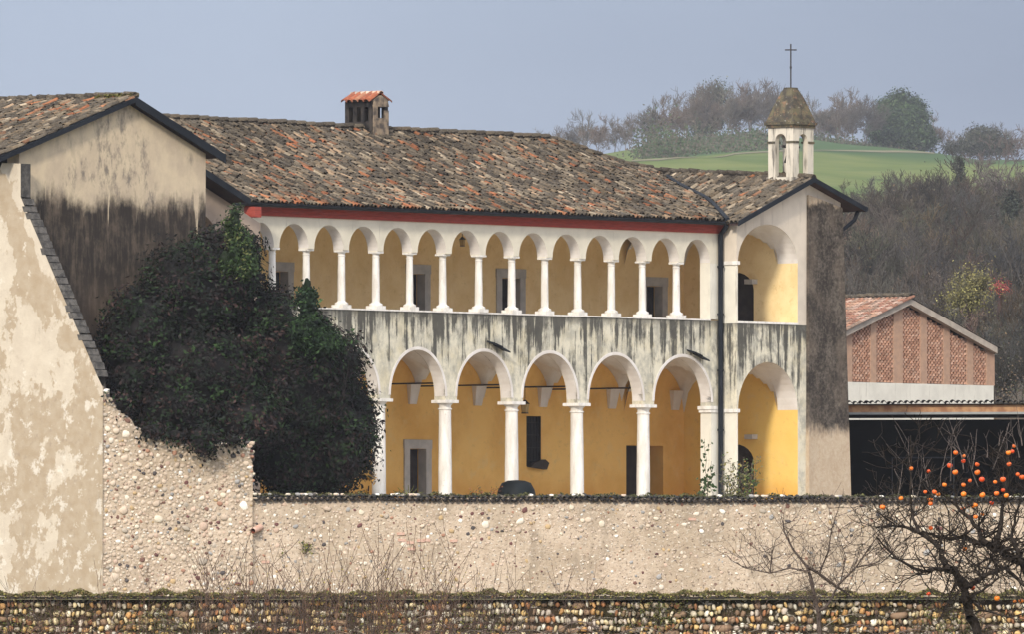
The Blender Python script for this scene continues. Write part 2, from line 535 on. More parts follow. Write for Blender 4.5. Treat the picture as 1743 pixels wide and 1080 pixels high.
def moss_cap():
    m, nt, b = new_mat('mossy_cap', 0.95, 0.1)
    v = coords(nt)
    c = mix(nt, ramp(nt, noise(nt, v, 3, 6, 0.7), 0.40, 0.6), (0.060, 0.054, 0.047), (0.125, 0.110, 0.070))
    c = mix(nt, ramp(nt, noise(nt, coords(nt, loc=(3, 1, 2)), 4.5, 6, 0.7), 0.52, 0.66), c, (0.20, 0.125, 0.080))
    c = mix(nt, ramp(nt, noise(nt, coords(nt, loc=(8, 1, 2)), 6, 5, 0.7), 0.62, 0.7), c, (0.38, 0.37, 0.33))
    nt.links.new(c, b.inputs['Base Color'])
    bump(nt, b, noise(nt, v, 14, 5), 0.7, 0.03)
    return m
M['moss_cap'] = moss_cap()
M['chimney'] = simple('sooty_brick', (0.014, 0.013, 0.014), (0.050, 0.042, 0.036), 4.0, bmp=0.7)
M['chimney_pale'] = simple('pale_brick', (0.30, 0.23, 0.16), (0.09, 0.075, 0.065), 4.5, bmp=0.7)
M['brick'] = attr_mat('brick', 0.9, 0.12, 0.3, 10.0, 0.3)
M['barn_pier'] = simple('barn_pier_brick', (0.47, 0.30, 0.205), (0.40, 0.26, 0.185), 5.0, bmp=0.4)
M['barn_white'] = worn_white('barn_whitewash', (0.74, 0.71, 0.62), (0.30, 0.27, 0.22), 0.58, 0.6)
M['verge_stone'] = simple('pale_verge', (0.46, 0.40, 0.33), (0.36, 0.31, 0.26), 3.0)
M['shed_beam'] = simple('rusty_beam', (0.42, 0.25, 0.13), (0.26, 0.13, 0.07), 3.0, bmp=0.4)
M['shed_edge'] = simple('galvanised_edge', (0.26, 0.27, 0.27), (0.20, 0.21, 0.21), 3.0, 0.6, 0.2, 0)
M['shed_shade'] = simple('painted_shed_shade', (0.004, 0.004, 0.005), (0.007, 0.007, 0.008), 1.0, spec=0.05, bmp=0)  # near-black so the sunlit inside looks shaded; the shade is in the colour
M['terracotta'] = simple('terracotta_pipe', (0.52, 0.30, 0.22), (0.58, 0.40, 0.32), 5.0)
M['terracotta_in'] = simple('terracotta_bore', (0.30, 0.09, 0.05), (0.25, 0.08, 0.05), 5.0, bmp=0)
M['tub'] = simple('black_tub', (0.005, 0.007, 0.009), (0.008, 0.012, 0.015), 2.0, 0.6, 0.15, 0)
M['paving'] = simple('courtyard_gravel', (0.42, 0.37, 0.30), (0.34, 0.30, 0.24), 1.5)
M['soil'] = simple('meadow', (0.10, 0.11, 0.04), (0.13, 0.10, 0.05), 0.4)
M['persimmon'] = None
def persimmon_mat():
    m, nt, b = new_mat('persimmon_skin', 0.35, 0.5)
    oi = nd(nt, 'ShaderNodeObjectInfo')
    nt.links.new(mix(nt, oi.outputs['Random'], (0.78, 0.07, 0.012), (0.90, 0.25, 0.02)), b.inputs['Base Color'])
    return m
M['persimmon'] = persimmon_mat()
M['calyx'] = simple('dry_calyx', (0.10, 0.07, 0.03), (0.16, 0.10, 0.05), 5.0, bmp=0)

def mortar(name, a, b_, c_, dark=(0.15, 0.11, 0.085), amt=0.75):
    m, nt, b = new_mat(name, 0.95, 0.1)
    v = coords(nt)
    n0 = noise(nt, v, 0.45, 7, 0.62)
    n1 = noise(nt, v, 3.2, 7, 0.68)
    n2 = noise(nt, v, 11.0, 5, 0.7)
    n3 = noise(nt, coords(nt, (1, 1, 1.5), loc=(9, 2, 4)), 7.0, 5, 0.72)
    c = mix(nt, ramp(nt, n0, 0.38, 0.64), a, b_)
    c = mix(nt, mth(nt, 'MULTIPLY', ramp(nt, n1, 0.50, 0.66), 0.55), c, c_)
    n5 = noise(nt, coords(nt, (1.2, 1, .55), loc=(2, 3, 7)), .9, 8, 0.7)
    c = mix(nt, mth(nt, 'MULTIPLY', ramp(nt, n5, 0.50, 0.64), 0.55 if amt > .6 else 0), c, (0.30, 0.245, 0.185))
    c = mix(nt, mth(nt, 'MULTIPLY', ramp(nt, n3, 0.56, 0.63), 0.7), c, (0.70, 0.64, 0.55))
    c = mix(nt, mth(nt, 'MULTIPLY', ramp(nt, n2, 0.56, 0.63), amt), c, dark)
    n4 = noise(nt, coords(nt, (1, 1, 1.3), loc=(3, 8, 6)), 5.0, 4, 0.6)
    c = mix(nt, mth(nt, 'MULTIPLY', ramp(nt, n4, 0.64, 0.67), amt), c, (0.20, 0.125, 0.095))
    nt.links.new(c, b.inputs['Base Color'])
    bump(nt, b, mth(nt, 'ADD', n1, mth(nt, 'ADD', mth(nt, 'MULTIPLY', n3, .5), mth(nt, 'MULTIPLY', n2, -.35))), 0.8, 0.06)
    return m
M['mortar'] = mortar('pink_lime_mortar', (0.58, 0.47, 0.36), (0.45, 0.36, 0.265), (0.36, 0.265, 0.19), amt=0.9)
M['mortar_dark'] = mortar('dark_earth_mortar', (0.050, 0.036, 0.022), (0.035, 0.032, 0.016), (0.075, 0.045, 0.024), (.012, .010, .008), .6)

# ------------------------------------------------------------------ wall builders (local axes of a frame)
def arch_pts(x0, x1, zs, rise, seg=18):
    c, h = (x0 + x1) / 2, (x1 - x0) / 2
    return [(c - h * math.cos(math.pi * k / seg), zs + rise * math.sin(math.pi * k / seg)) for k in range(seg + 1)]

def arcade(mb, xa, xb, zb, zt, y0, y1, openings, seg=18, top=None):
    """Wall strip from xa to xb, zb..zt, pierced by openings (x0,x1,zs,rise) that start at zb."""
    T = (lambda x: zt) if top is None else top
    x = xa
    def solid(p, q, z0):
        n = 1 if top is None else max(1, int((q - p) / 0.4))
        for i in range(n):
            a, b = p + (q - p) * i / n, p + (q - p) * (i + 1) / n
            mb.quad((a, y0, z0), (b, y0, z0), (b, y0, T(b)), (a, y0, T(a)))
            mb.quad((b, y1, z0), (a, y1, z0), (a, y1, T(a)), (b, y1, T(b)))
            mb.quad((a, y1, T(a)), (a, y0, T(a)), (b, y0, T(b)), (b, y1, T(b)))
            mb.quad((a, y0, z0), (a, y1, z0), (b, y1, z0), (b, y0, z0))
    for x0, x1, zs, rise in openings:
        if x0 - x > 1e-4:
            solid(x, x0, zb)
        P = [(x0, zb)] + arch_pts(x0, x1, zs, rise, seg) + [(x1, zb)]
        for (pa, za), (pb, zbb) in zip(P[:-1], P[1:]):
            if pb - pa > 1e-6:
                mb.quad((pa, y0, za), (pb, y0, zbb), (pb, y0, T(pb)), (pa, y0, T(pa)))
                mb.quad((pb, y1, zbb), (pa, y1, za), (pa, y1, T(pa)), (pb, y1, T(pb)))
                mb.quad((pa, y0, T(pa)), (pb, y0, T(pb)), (pb, y1, T(pb)), (pa, y1, T(pa)))
            mb.quad((pb, y0, zbb), (pa, y0, za), (pa, y1, za), (pb, y1, zbb))
        x = x1
    if xb - x > 1e-4:
        solid(x, xb, zb)
    mb.quad((xa, y1, zb), (xa, y0, zb), (xa, y0, T(xa)), (xa, y1, T(xa)))
    mb.quad((xb, y0, zb), (xb, y1, zb), (xb, y1, T(xb)), (xb, y0, T(xb)))

def holed(mb, xa, xb, z0, z1, y0, y1, holes, top=None):
    """Wall with rectangular holes (x0,x1,za,zb): front at y0, back at y1."""
    xs = sorted({xa, xb, *[h[0] for h in holes], *[h[1] for h in holes]})
    zs = sorted({z0, z1, *[h[2] for h in holes], *[h[3] for h in holes]})
    for i in range(len(xs) - 1):
        for j in range(len(zs) - 1):
            cx, cz = (xs[i] + xs[i + 1]) / 2, (zs[j] + zs[j + 1]) / 2
            if any(h[0] < cx < h[1] and h[2] < cz < h[3] for h in holes):
                continue
            a, b, c, d = xs[i], xs[i + 1], zs[j], zs[j + 1]
            mb.quad((a, y0, c), (b, y0, c), (b, y0, d), (a, y0, d))
            mb.quad((b, y1, c), (a, y1, c), (a, y1, d), (b, y1, d))
    for a, b, c, d in holes:
        mb.quad((a, y0, c), (a, y1, c), (b, y1, c), (b, y0, c))
        mb.quad((a, y1, d), (a, y0, d), (b, y0, d), (b, y1, d))
        mb.quad((a, y0, c), (a, y0, d), (a, y1, d), (a, y1, c))
        mb.quad((b, y1, c), (b, y1, d), (b, y0, d), (b, y0, c))
    mb.quad((xa, y0, z1), (xb, y0, z1), (xb, y1, z1), (xa, y1, z1))
    mb.quad((xa, y1, z0), (xa, y0, z0), (xa, y0, z1), (xa, y1, z1))
    mb.quad((xb, y0, z0), (xb, y1, z0), (xb, y1, z1), (xb, y0, z1))

# ------------------------------------------------------------------ roof tiles
TILE_PAL = np.array([[.105, .095, .080], [.15, .132, .108], [.075, .068, .060], [.20, .172, .138], [.26, .225, .175], [.12, .100, .078],
                     [.17, .138, .10], [.22, .115, .07], [.32, .12, .06], [.38, .16, .08], [.32, .235, .165], [.44, .38, .30], [.052, .048, .044], [.085, .08, .072]])
TILE_W = np.array([13, 12, 11, 9, 6, 9, 8, 3.5, 1.6, .8, 4.5, 3.0, 12, 9.0])
TILE_W = TILE_W / TILE_W.sum()
TILE_PAL = (TILE_PAL * 0.82 + 0.18 * (TILE_PAL * TILE_W[:, None]).sum(0)) * np.array([.79, .745, .685])
def patch(p):
    q = np.sin(p[:, 0] * .7 + 1.3 * np.sin(p[:, 1] * .9)) + np.sin(p[:, 0] * 1.9 + p[:, 1] * 2.3 + 2) * .6 + np.sin(p[:, 1] * 3.1 - p[:, 0] * .4) * .4
    return 1 + .16 * q
def tile_template(r0=0.095, r1=0.075, L=0.46, seg=6):
    V, Fc = [], []
    for iy, (y, r) in enumerate(((0, r0), (L, r1))):
        for k in range(seg + 1):
            a = math.pi * k / seg
            V.append((r * math.cos(a), y, r * math.sin(a)))
    for iy, (y, r) in enumerate(((0, r0 - .016), (L, r1 - .016))):
        for k in range(seg + 1):
            a = math.pi * k / seg
            V.append((r * math.cos(a), y, r * math.sin(a)))
    n = seg + 1
    for k in range(seg):
        Fc.append((k, k + 1, n + k + 1, n + k))
        Fc.append((k + 1, k, 2 * n + k, 2 * n + k + 1))
    return np.array(V), np.array(Fc)
TV, TF = tile_template()
TILE_MESHES = []
for i in range(28):
    TILE_MESHES.append(mesh_np('roof_tile', TV, TF, M['tile'], col=np.tile(TILE_PAL[RNG.choice(14, p=TILE_W)] * RNG.uniform(.8, 1.2), (len(TV), 1)), smooth=True))

def place_tiles(name, parent, pos, X, Yv, Zn, n_parts, frame, pal=None, red=None):
    """pos,X,Y,Z arrays (n,3): each tile's foot and axes in local space. Nearest n_parts become pieces, the rest one mesh."""
    n = len(pos)
    X, Zn = X * .86, Zn * .9
    # nearness to the viewer along the frame's own depth
    depth = pos[:, 0] * frame.s + pos[:, 1] * frame.c
    order = np.argsort(depth)
    parts = set(order[:n_parts].tolist())
    for i in order[:n_parts]:
        me = TILE_MESHES[RNG.integers(len(TILE_MESHES))]
        o = link('roof_tile', me, parent)
        o.matrix_local = Matrix(((X[i][0], Yv[i][0], Zn[i][0], pos[i][0]), (X[i][1], Yv[i][1], Zn[i][1], pos[i][1]), (X[i][2], Yv[i][2], Zn[i][2], pos[i][2]), (0, 0, 0, 1)))
    rest = np.array([i for i in range(n) if i not in parts])
    if len(rest):
        p = pos[rest][:, None, :] + X[rest][:, None, :] * TV[None, :, 0:1] + Yv[rest][:, None, :] * TV[None, :, 1:2] + Zn[rest][:, None, :] * TV[None, :, 2:3]
        fc = (TF[None] + (np.arange(len(rest)) * len(TV))[:, None, None]).reshape(-1, 4)
        ids = RNG.choice(14, p=TILE_W, size=len(rest))
        if red is not None:
            r = red[rest]
            hot = RNG.random(len(rest)) < r
            ids = np.where(hot, RNG.choice([7, 8, 9, 10], size=len(rest)), ids)
        c = TILE_PAL[ids] * RNG.uniform(.72, 1.28, (len(rest), 1)) * patch(pos[rest])[:, None]
        me = mesh_np(name, p.reshape(-1, 3), fc, M['tile'], col=np.repeat(c, len(TV), axis=0), smooth=True)
        link(name, me, parent, kind='stuff')

def axes(d, xhint, jit=0.05):
    """d (n,3) unit up-slope; returns jittered X,Y,Z."""
    n = len(d)
    Yv = d + RNG.normal(0, jit, (n, 3))
    Yv /= np.linalg.norm(Yv, axis=1)[:, None]
    X = np.tile(xhint, (n, 1)) if np.ndim(xhint) == 1 else xhint
    X = X - Yv * np.sum(X * Yv, axis=1)[:, None]
    X /= np.linalg.norm(X, axis=1)[:, None]
    return X, Yv, np.cross(X, Yv)

# ------------------------------------------------------------------ foliage and branch builders
def tubes(P0, P1, R0, R1, sides=4):
    P0, P1 = np.asarray(P0, float), np.asarray(P1, float)
    d = P1 - P0
    L = np.linalg.norm(d, axis=1)[:, None] + 1e-9
    d = d / L
    h = np.where(np.abs(d[:, 2:3]) < 0.9, np.array([[0, 0, 1.0]]), np.array([[1.0, 0, 0]]))
    x = np.cross(d, h)
    x /= np.linalg.norm(x, axis=1)[:, None]
    y = np.cross(d, x)
    n = len(P0)
    a = np.arange(sides) * 2 * math.pi / sides
    ring = x[:, None, :] * np.cos(a)[None, :, None] + y[:, None, :] * np.sin(a)[None, :, None]
    V = np.concatenate([P0[:, None] + ring * np.asarray(R0)[:, None, None], P1[:, None] + ring * np.asarray(R1)[:, None, None]], axis=1)
    k = np.arange(sides)
    k2 = (k + 1) % sides
    f = np.stack([k, k2, k2 + sides, k + sides], axis=1)
    Fc = (f[None] + (np.arange(n) * 2 * sides)[:, None, None]).reshape(-1, 4)
    return V.reshape(-1, 3), Fc

def grow(rng, p, d, L, r, level, out, spread=0.6, kids=(3, 5), up=0.15, shrink=0.62, segs=3, wob=0.16, rmin=0.004, side_from=0.3):
    """Recursive branch; appends (p0,p1,r0,r1,level)."""
    pts, rad = [np.array(p, float)], [r]
    d = np.array(d, float)
    d /= np.linalg.norm(d)
    for i in range(segs):
        d = d + rng.normal(0, wob, 3) + np.array([0, 0, up])
        d /= np.linalg.norm(d)
        q = pts[-1] + d * L / segs
        rr = max(rmin, r * (1 - 0.75 * (i + 1) / segs))
        out.append((pts[-1], q, rad[-1], rr, level))
        pts.append(q)
        rad.append(rr)
    if level <= 0:
        return
    nk = rng.integers(kids[0], kids[1] + 1)
    for k in range(nk):
        t = rng.uniform(side_from, 1.0)
        i = min(int(t * segs), segs - 1)
        fr = t * segs - i
        b = pts[i] + (pts[i + 1] - pts[i]) * fr
        rb = rad[i] + (rad[i + 1] - rad[i]) * fr
        dd = (pts[i + 1] - pts[i])
        dd /= np.linalg.norm(dd)
        o = rng.normal(0, 1, 3)
        o -= dd * o.dot(dd)
        o /= np.linalg.norm(o)
        nd_ = dd * (1 - spread * 0.5) + o * spread
        grow(rng, b, nd_, L * shrink * rng.uniform(0.7, 1.15), max(rmin, rb * 0.65), level - 1, out, spread, kids, up, shrink, segs, wob, rmin, side_from)

def segs_mesh(name, out, mat, col, sides=4, colv=0.25):
    P0 = np.array([s[0] for s in out]); P1 = np.array([s[1] for s in out])
    R0 = np.array([s[2] for s in out]); R1 = np.array([s[3] for s in out])
    V, Fc = tubes(P0, P1, R0, R1, sides)
    c = np.repeat(np.array(col)[None] * RNG.uniform(1 - colv, 1 + colv, (len(out), 1)), sides * 2, axis=0)
    return V, Fc, c

def leaves_np(C, N, size, cols, aspect=0.5, jit=0.6, rng=RNG):
    """Leaf diamonds bent along the midrib: C centres, N rough normals."""
    n = len(C)
    N = N + rng.normal(0, jit, (n, 3))
    N /= np.linalg.norm(N, axis=1)[:, None] + 1e-9
    a = rng.normal(0, 1, (n, 3))
    a -= N * np.sum(a * N, axis=1)[:, None]
    a /= np.linalg.norm(a, axis=1)[:, None] + 1e-9
    b = np.cross(N, a)
    s = np.asarray(size).reshape(-1, 1) * np.ones((n, 1))
    V = np.stack([C - a * s * .5, C + b * s * aspect * .5 - N * s * .08, C + a * s * .5, C - b * s * aspect * .5 - N * s * .08], axis=1).reshape(-1, 3)
    k = (np.arange(n) * 4)[:, None]
    Fc = np.concatenate([k + np.array([[0, 1, 2]]), k + np.array([[0, 2, 3]])])
    return V, Fc, np.repeat(cols, 4, axis=0)

def sphere_dirs(n, rng=RNG):
    d = rng.normal(0, 1, (n, 3))
    return d / np.linalg.norm(d, axis=1)[:, None]

def blob_crown(blobs, n_clumps, per, leaf, clump_r, pal, w, rng, core=True, core_col=(0.012, 0.011, 0.011)):
    """blobs: (cx,cy,cz,rx,ry,rz). Leaf clumps over the union's skin plus rough dark lumps added inside to block light."""
    B = np.array(blobs, float)
    area = (B[:, 3] * B[:, 4] * B[:, 5]) ** (2 / 3)
    pick = rng.choice(len(B), size=n_clumps * 2, p=area / area.sum())
    d = sphere_dirs(n_clumps * 2, rng)
    R = rng.uniform(0.78, 1.04, (n_clumps * 2, 1)) + (rng.random((n_clumps * 2, 1)) < .09) * rng.uniform(.02, .16, (n_clumps * 2, 1))
    C = B[pick, :3] + d * B[pick, 3:6] * R
    keep = (np.sin(C[:, 0] * 2.9 + C[:, 2] * 1.7) * np.sin(C[:, 2] * 3.7 - C[:, 0] * 1.1 + 2) < .72 - .5 * rng.random(len(C)) * (leaf < .3)) | (leaf > .3)
    for i in range(len(B)):
        q = (C - B[i, :3]) / B[i, 3:6]
        keep &= ~((np.sum(q * q, axis=1) < 0.62) & (pick != i))
    C, d = C[keep][:n_clumps], d[keep][:n_clumps]
    k = len(C)
    LC = np.repeat(C, per, axis=0) + rng.normal(0, clump_r, (k * per, 3)) * np.array([1, 1, 0.75])
    ND = np.repeat(d, per, axis=0) + np.array([0, 0, 0.35])
    base = np.array(pal)[rng.choice(len(pal), size=k, p=np.array(w) / sum(w))] * rng.uniform(.6, 1.7, (k, 1))
    cols = np.repeat(base, per, axis=0) * rng.uniform(0.6, 1.5, (k * per, 1))
    V, Fc, c = leaves_np(LC, ND, leaf * rng.uniform(0.7, 1.3, k * per), cols, 0.5, 0.55, rng)
    if core:  # dark lumps added inside block light and colour the crown's gaps as shade
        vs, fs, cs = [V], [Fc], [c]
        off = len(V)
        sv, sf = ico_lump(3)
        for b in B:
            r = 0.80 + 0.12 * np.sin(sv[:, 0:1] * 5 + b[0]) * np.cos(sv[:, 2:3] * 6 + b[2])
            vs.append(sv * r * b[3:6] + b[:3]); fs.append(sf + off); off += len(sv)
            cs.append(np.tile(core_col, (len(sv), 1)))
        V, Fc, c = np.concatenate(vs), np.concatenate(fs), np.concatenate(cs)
    return V, Fc, c

def ico_lump(sub):
    import bmesh
    bm = bmesh.new()
    bmesh.ops.create_icosphere(bm, subdivisions=sub, radius=1)
    v = np.array([tuple(x.co) for x in bm.verts])
    bm.verts.ensure_lookup_table()
    f = np.array([[x.index for x in fc.verts] for fc in bm.faces])
    bm.free()
    return v, f

# low stone: 26-vertex egg, 48 triangles
def egg(seg=6, rings=4):
    V = [(0, 0, -1)]
    for i in range(1, rings):
        t = math.pi * i / rings
        for k in range(seg):
            a = 2 * math.pi * k / seg
            V.append((math.sin(t) * math.cos(a), math.sin(t) * math.sin(a), -math.cos(t)))
    V.append((0, 0, 1))
    Fc = []
    for k in range(seg):
        Fc.append((0, 1 + (k + 1) % seg, 1 + k))
        for i in range(rings - 2):
            a, b = 1 + i * seg + k, 1 + i * seg + (k + 1) % seg
            Fc.append((a, b, b + seg)); Fc.append((a, b + seg, a + seg))
        Fc.append((1 + (rings - 2) * seg + k, 1 + (rings - 2) * seg + (k + 1) % seg, len(V) - 1))
    return np.array(V, float), np.array(Fc)
EV, EF = egg()
EV[:, 1] = np.clip(EV[:, 1], -.62, .62)
EV = EV * (1 + 0.12 * np.sin(EV[:, 0:1] * 5 + 1) * np.cos(EV[:, 2:3] * 4))

def scatter_stones(parent, pos, size, cols, rot, n_parts, tag_name='stone', mesh_bank=None):
    """pos,size (n,3), rot about wall normal (y). Largest n_parts are pieces of their own."""
    n = len(pos)
    order = np.argsort(-size[:, 0] * size[:, 2])
    bank = mesh_bank
    top = order[:n_parts]
    rest = order[n_parts:]
    for i in top:
        j = int(np.argmin(np.sum((bank[1] - cols[i]) ** 2, axis=1) + RNG.random(len(bank[1])) * 0.004))
        o = link(tag_name, bank[0][j], parent, loc=pos[i])
        o.rotation_euler = (0, rot[i], 0)
        o.scale = size[i]
    if len(rest):
        V = EV[None] * size[rest][:, None] * RNG.uniform(0.78, 1.18, (len(rest), len(EV), 1))
        c, s = np.cos(rot[rest])[:, None], np.sin(rot[rest])[:, None]
        x = V[..., 0] * c + V[..., 2] * s
        z = -V[..., 0] * s + V[..., 2] * c
        V = np.stack([x, V[..., 1], z], axis=2) + pos[rest][:, None]
        fc = (EF[None] + (np.arange(len(rest)) * len(EV))[:, None, None]).reshape(-1, 3)
        me = mesh_np('small_stones', V.reshape(-1, 3), fc, M['stone'], col=np.repeat(cols[rest], len(EV), axis=0), smooth=True)
        link('small_stones', me, parent, kind='stuff')

def stone_bank(pal, n=26):
    ms, cs = [], []
    for i in range(n):
        c = pal[i % len(pal)] * RNG.uniform(.85, 1.15)
        V = EV * RNG.uniform(0.78, 1.16, (len(EV), 1))
        ms.append(mesh_np('stone', V, EF, M['stone'], col=np.tile(c, (len(EV), 1)), smooth=True))
        cs.append(c)
    return ms, np.array(cs)

exec_parts = []
# ------------------------------------------------------------------ terrain, path, haze
TK = np.array([[402, 4.36], [462, 4.36], [520, 7.0], [600, 10.8], [700, 15.6], [850, 24.2], [1000, 32.6], [1200, 43.2], [1500, 58.2], [1650, 64.0], [1720, 65.2], [1850, 62.0], [2350, 30.0]])
FAR = 2.1
def DD(y):                      # the hill lies further off than its sketch: depths beyond 500 m are stretched
    return np.where(np.asarray(y) <= 500, y, 500 + (np.asarray(y, float) - 500) * FAR)
def ter0(x, y):
    z = np.interp(y, TK[:, 0], TK[:, 1])
    w = np.clip((y - 900) / 600, 0, 1)
    xs = x * 1650 / np.maximum(y, 1)
    z = z + w * (2.4 * np.exp(-((xs - 29) / 20) ** 2) - 1.2 - 0.030 * np.maximum(0, -xs - 2) - 0.02 * np.maximum(0, xs - 70))
    z = z + w * 0.5 * np.sin(x * 0.13 + y * 0.01) + np.clip((y - 520) / 300, 0, 1) * 0.35 * np.sin(x * 0.21 + 1.3) * np.sin(y * 0.05)
    return z
def terr(x, y):
    x, y = np.asarray(x, float), np.asarray(y, float)
    yo = np.where(y <= 500, y, 500 + (y - 500) / FAR)
    k = y / yo
    return ter0(x / k, yo) * k

def ter_hit(u, v):
    r = ray(u, v)
    lo, hi = 470.0, float(DD(1720))
    ys = np.linspace(lo, hi, 3000)
    k = ys / r[1]
    dz = r[2] * k - terr(r[0] * k, ys)
    i = np.where((dz[:-1] > 0) & (dz[1:] <= 0))[0]
    y = ys[i[0]] if len(i) else ys[np.argmin(np.abs(dz))]
    return r[0] * y / r[1], float(y), float(terr(np.array(r[0] * y / r[1]), np.array(y)))

def field_mat():
    m, nt, b = new_mat('winter_fields', 0.95, 0.1)
    t = nd(nt, 'ShaderNodeTexCoord')
    s = nd(nt, 'ShaderNodeSeparateXYZ')
    nt.links.new(t.outputs['Object'], s.inputs[0])
    y = s.outputs[1]
    n1 = noise(nt, coords(nt, (0.03, 0.010, 0.03)), 1.0, 6, 0.6)
    c = mix(nt, ramp(nt, n1, 0.36, 0.64), (0.078, 0.115, 0.030), (0.130, 0.155, 0.046))
    c = mix(nt, mth(nt, 'MULTIPLY', ramp(nt, noise(nt, coords(nt, (0.01, 0.045, 0.025)), 1.0, 5), 0.5, 0.7), 0.4), c, (0.17, 0.17, 0.075))
    yy = mth(nt, 'ADD', y, mth(nt, 'MULTIPLY', n1, 120))
    scrub = mth(nt, 'MULTIPLY', ramp(nt, yy, 2470, 2530), mth(nt, 'SUBTRACT', 1.0, mth(nt, 'MULTIPLY', ramp(nt, mth(nt, 'MULTIPLY', s.outputs[0], -1.0), -34, -26), 0.85)))
    c = mix(nt, scrub, c, (0.045, 0.085, 0.03))
    wood = mth(nt, 'SUBTRACT', 1.0, ramp(nt, yy, 1570, 1730))
    c = mix(nt, wood, c, (0.075, 0.06, 0.045))
    nt.links.new(c, b.inputs['Base Color'])
    bump(nt, b, noise(nt, coords(nt, (0.6, 0.6, 0.6)), 1.0, 4), 0.6, 0.3)
    return m

gx = np.concatenate([np.linspace(-1200, -100, 24), np.linspace(-90, 190, 120), np.linspace(200, 1200, 24)])
gy = np.concatenate([np.linspace(416, 520, 12), DD(np.linspace(540, 1750, 130)), DD(np.linspace(1800, 2350, 12))])
GX, GY = np.meshgrid(gx, gy)
GZ = terr(GX, GY)
nx, ny = len(gx), len(gy)
idx = np.arange(nx * ny).reshape(ny, nx)
gf = np.stack([idx[:-1, :-1], idx[:-1, 1:], idx[1:, 1:], idx[1:, :-1]], axis=-1).reshape(-1, 4)
hill = link('hill', mesh_np('hill', np.stack([GX, GY, GZ], axis=-1).reshape(-1, 3), gf, field_mat(), smooth=True), kind='structure')
mb = MB(); mb.quad((-1200, -50, -1.7), (1200, -50, -1.7), (1200, 4400, -1.7), (-1200, 4400, -1.7)); mb.obj('ground', M['soil'], kind='structure')
mb = MB(); mb.quad((-600, 270.47, 1.02), (600, 270.47, 1.02), (600, 412, 1.70), (-600, 412, 1.70)); mb.obj('terrace', M['soil'], kind='structure')

# footpath under the crest
pth = [ter_hit(u, v) for u, v in ((1075, 274), (1120, 272), (1180, 268), (1250, 262), (1320, 258), (1400, 256), (1500, 258), (1590, 261))]
mb = MB()
for p, q in zip(pth[:-1], pth[1:]):
    for i in range(4):
        a = [p[k] + (q[k] - p[k]) * i / 4 for k in range(2)]; c = [p[k] + (q[k] - p[k]) * (i + 1) / 4 for k in range(2)]
        def g(x, y): return (x, y, float(terr(np.array(x), np.array(y))) + 0.10)
        mb.quad(g(a[0], a[1] - 9), g(c[0], c[1] - 9), g(c[0], c[1] + 9), g(a[0], a[1] + 9))
mb.obj('path', simple('dry_path', (0.175, 0.155, 0.095), (0.15, 0.14, 0.08), 0.3), kind='structure')

hz = MB(); hz.box(-1250, 1250, -70, 4450, -2.8, 150)
hm = bpy.data.materials.new('haze'); hm.use_nodes = True
hn = hm.node_tree.nodes; hn.clear()
ho = hn.new('ShaderNodeOutputMaterial'); hv = hn.new('ShaderNodeVolumePrincipled')
hv.inputs['Color'].default_value = (0.86, 0.90, 1.0, 1)
hv.inputs['Density'].default_value = 0.00005
hv.inputs['Anisotropy'].default_value = 0.0
hm.node_tree.links.new(hv.outputs[0], ho.inputs['Volume'])
hz.obj('haze', hm, kind='stuff')

# ------------------------------------------------------------------ the arcaded building
MO = thing('arcaded_building', 'long two storey arcaded building with white columns, ochre loggia walls and mottled tiled roof', 'building', (MF.o[0], MF.o[1], 0), MF.th)
FL = 4.40
CWX, CWY, _ = MF.w(-39.32, -7.31, 0)
def wall_pt(t, d, z): return (CWX + t * math.cos(math.radians(17)) - d * math.sin(math.radians(17)), CWY + t * math.sin(math.radians(17)) + d * math.cos(math.radians(17)), z)
mb = MB(); mb.poly(wall_pt(0.5, .3, FL), wall_pt(38, .3, FL), (200, 416, FL), (200, 462, FL), MF.w(-38.7, 50, FL))
cy = mb.obj('courtyard', M['paving'], kind='structure')

LCOL = [-20.80, -17.40, -14.05, -10.68, -7.28, -3.86]
UCOL = [-22.75 + 1.72 * i for i in range(13)]
# lower arcade with the parapet above it
mb = MB()
ops, xs = [], [-24.25] + LCOL + [-0.55]
for i in range(len(xs) - 1):
    a = xs[i] + (0.30 if i else 0.35)
    b = xs[i + 1] - (0.30 if i < len(xs) - 2 else 0.0)
    ops.append((a, b, 8.36, 1.50))
arcade(mb, -24.3, 0.0, 8.24, 11.10, 0.0, 0.46, ops, 22)
mb.obj('parapet_wall', M['parapet'], MO)
mb = MB(); mb.box(-24.3, -0.6, -0.035, 0.50, 11.102, 11.15); mb.obj('parapet_sill', M['white'], MO)
# archivolt rims left paler and a little proud
for a, b, zs, rise in ops:
    mb = MB()
    P = arch_pts(a, b, zs, rise, 22)
    Q = arch_pts(a - 0.10, b + 0.10, zs, rise + 0.10, 22)
    for k in range(22):
        mb.quad((P[k][0], -0.014, P[k][1]), (P[k + 1][0], -0.014, P[k + 1][1]), (Q[k + 1][0], -0.014, Q[k + 1][1]), (Q[k][0], -0.014, Q[k][1]))
        mb.quad((Q[k][0], -0.014, Q[k][1]), (Q[k + 1][0], -0.014, Q[k + 1][1]), (Q[k + 1][0], 0.003, Q[k + 1][1]), (Q[k][0], 0.003, Q[k][1]))
        mb.quad((P[k][0], -0.014, P[k][1]), (P[k][0], 0.44, P[k][1] - 0.002), (P[k + 1][0], 0.44, P[k + 1][1] - 0.002), (P[k + 1][0], -0.014, P[k + 1][1]))
    mb.obj('arch_rim', M['vault'], MO)
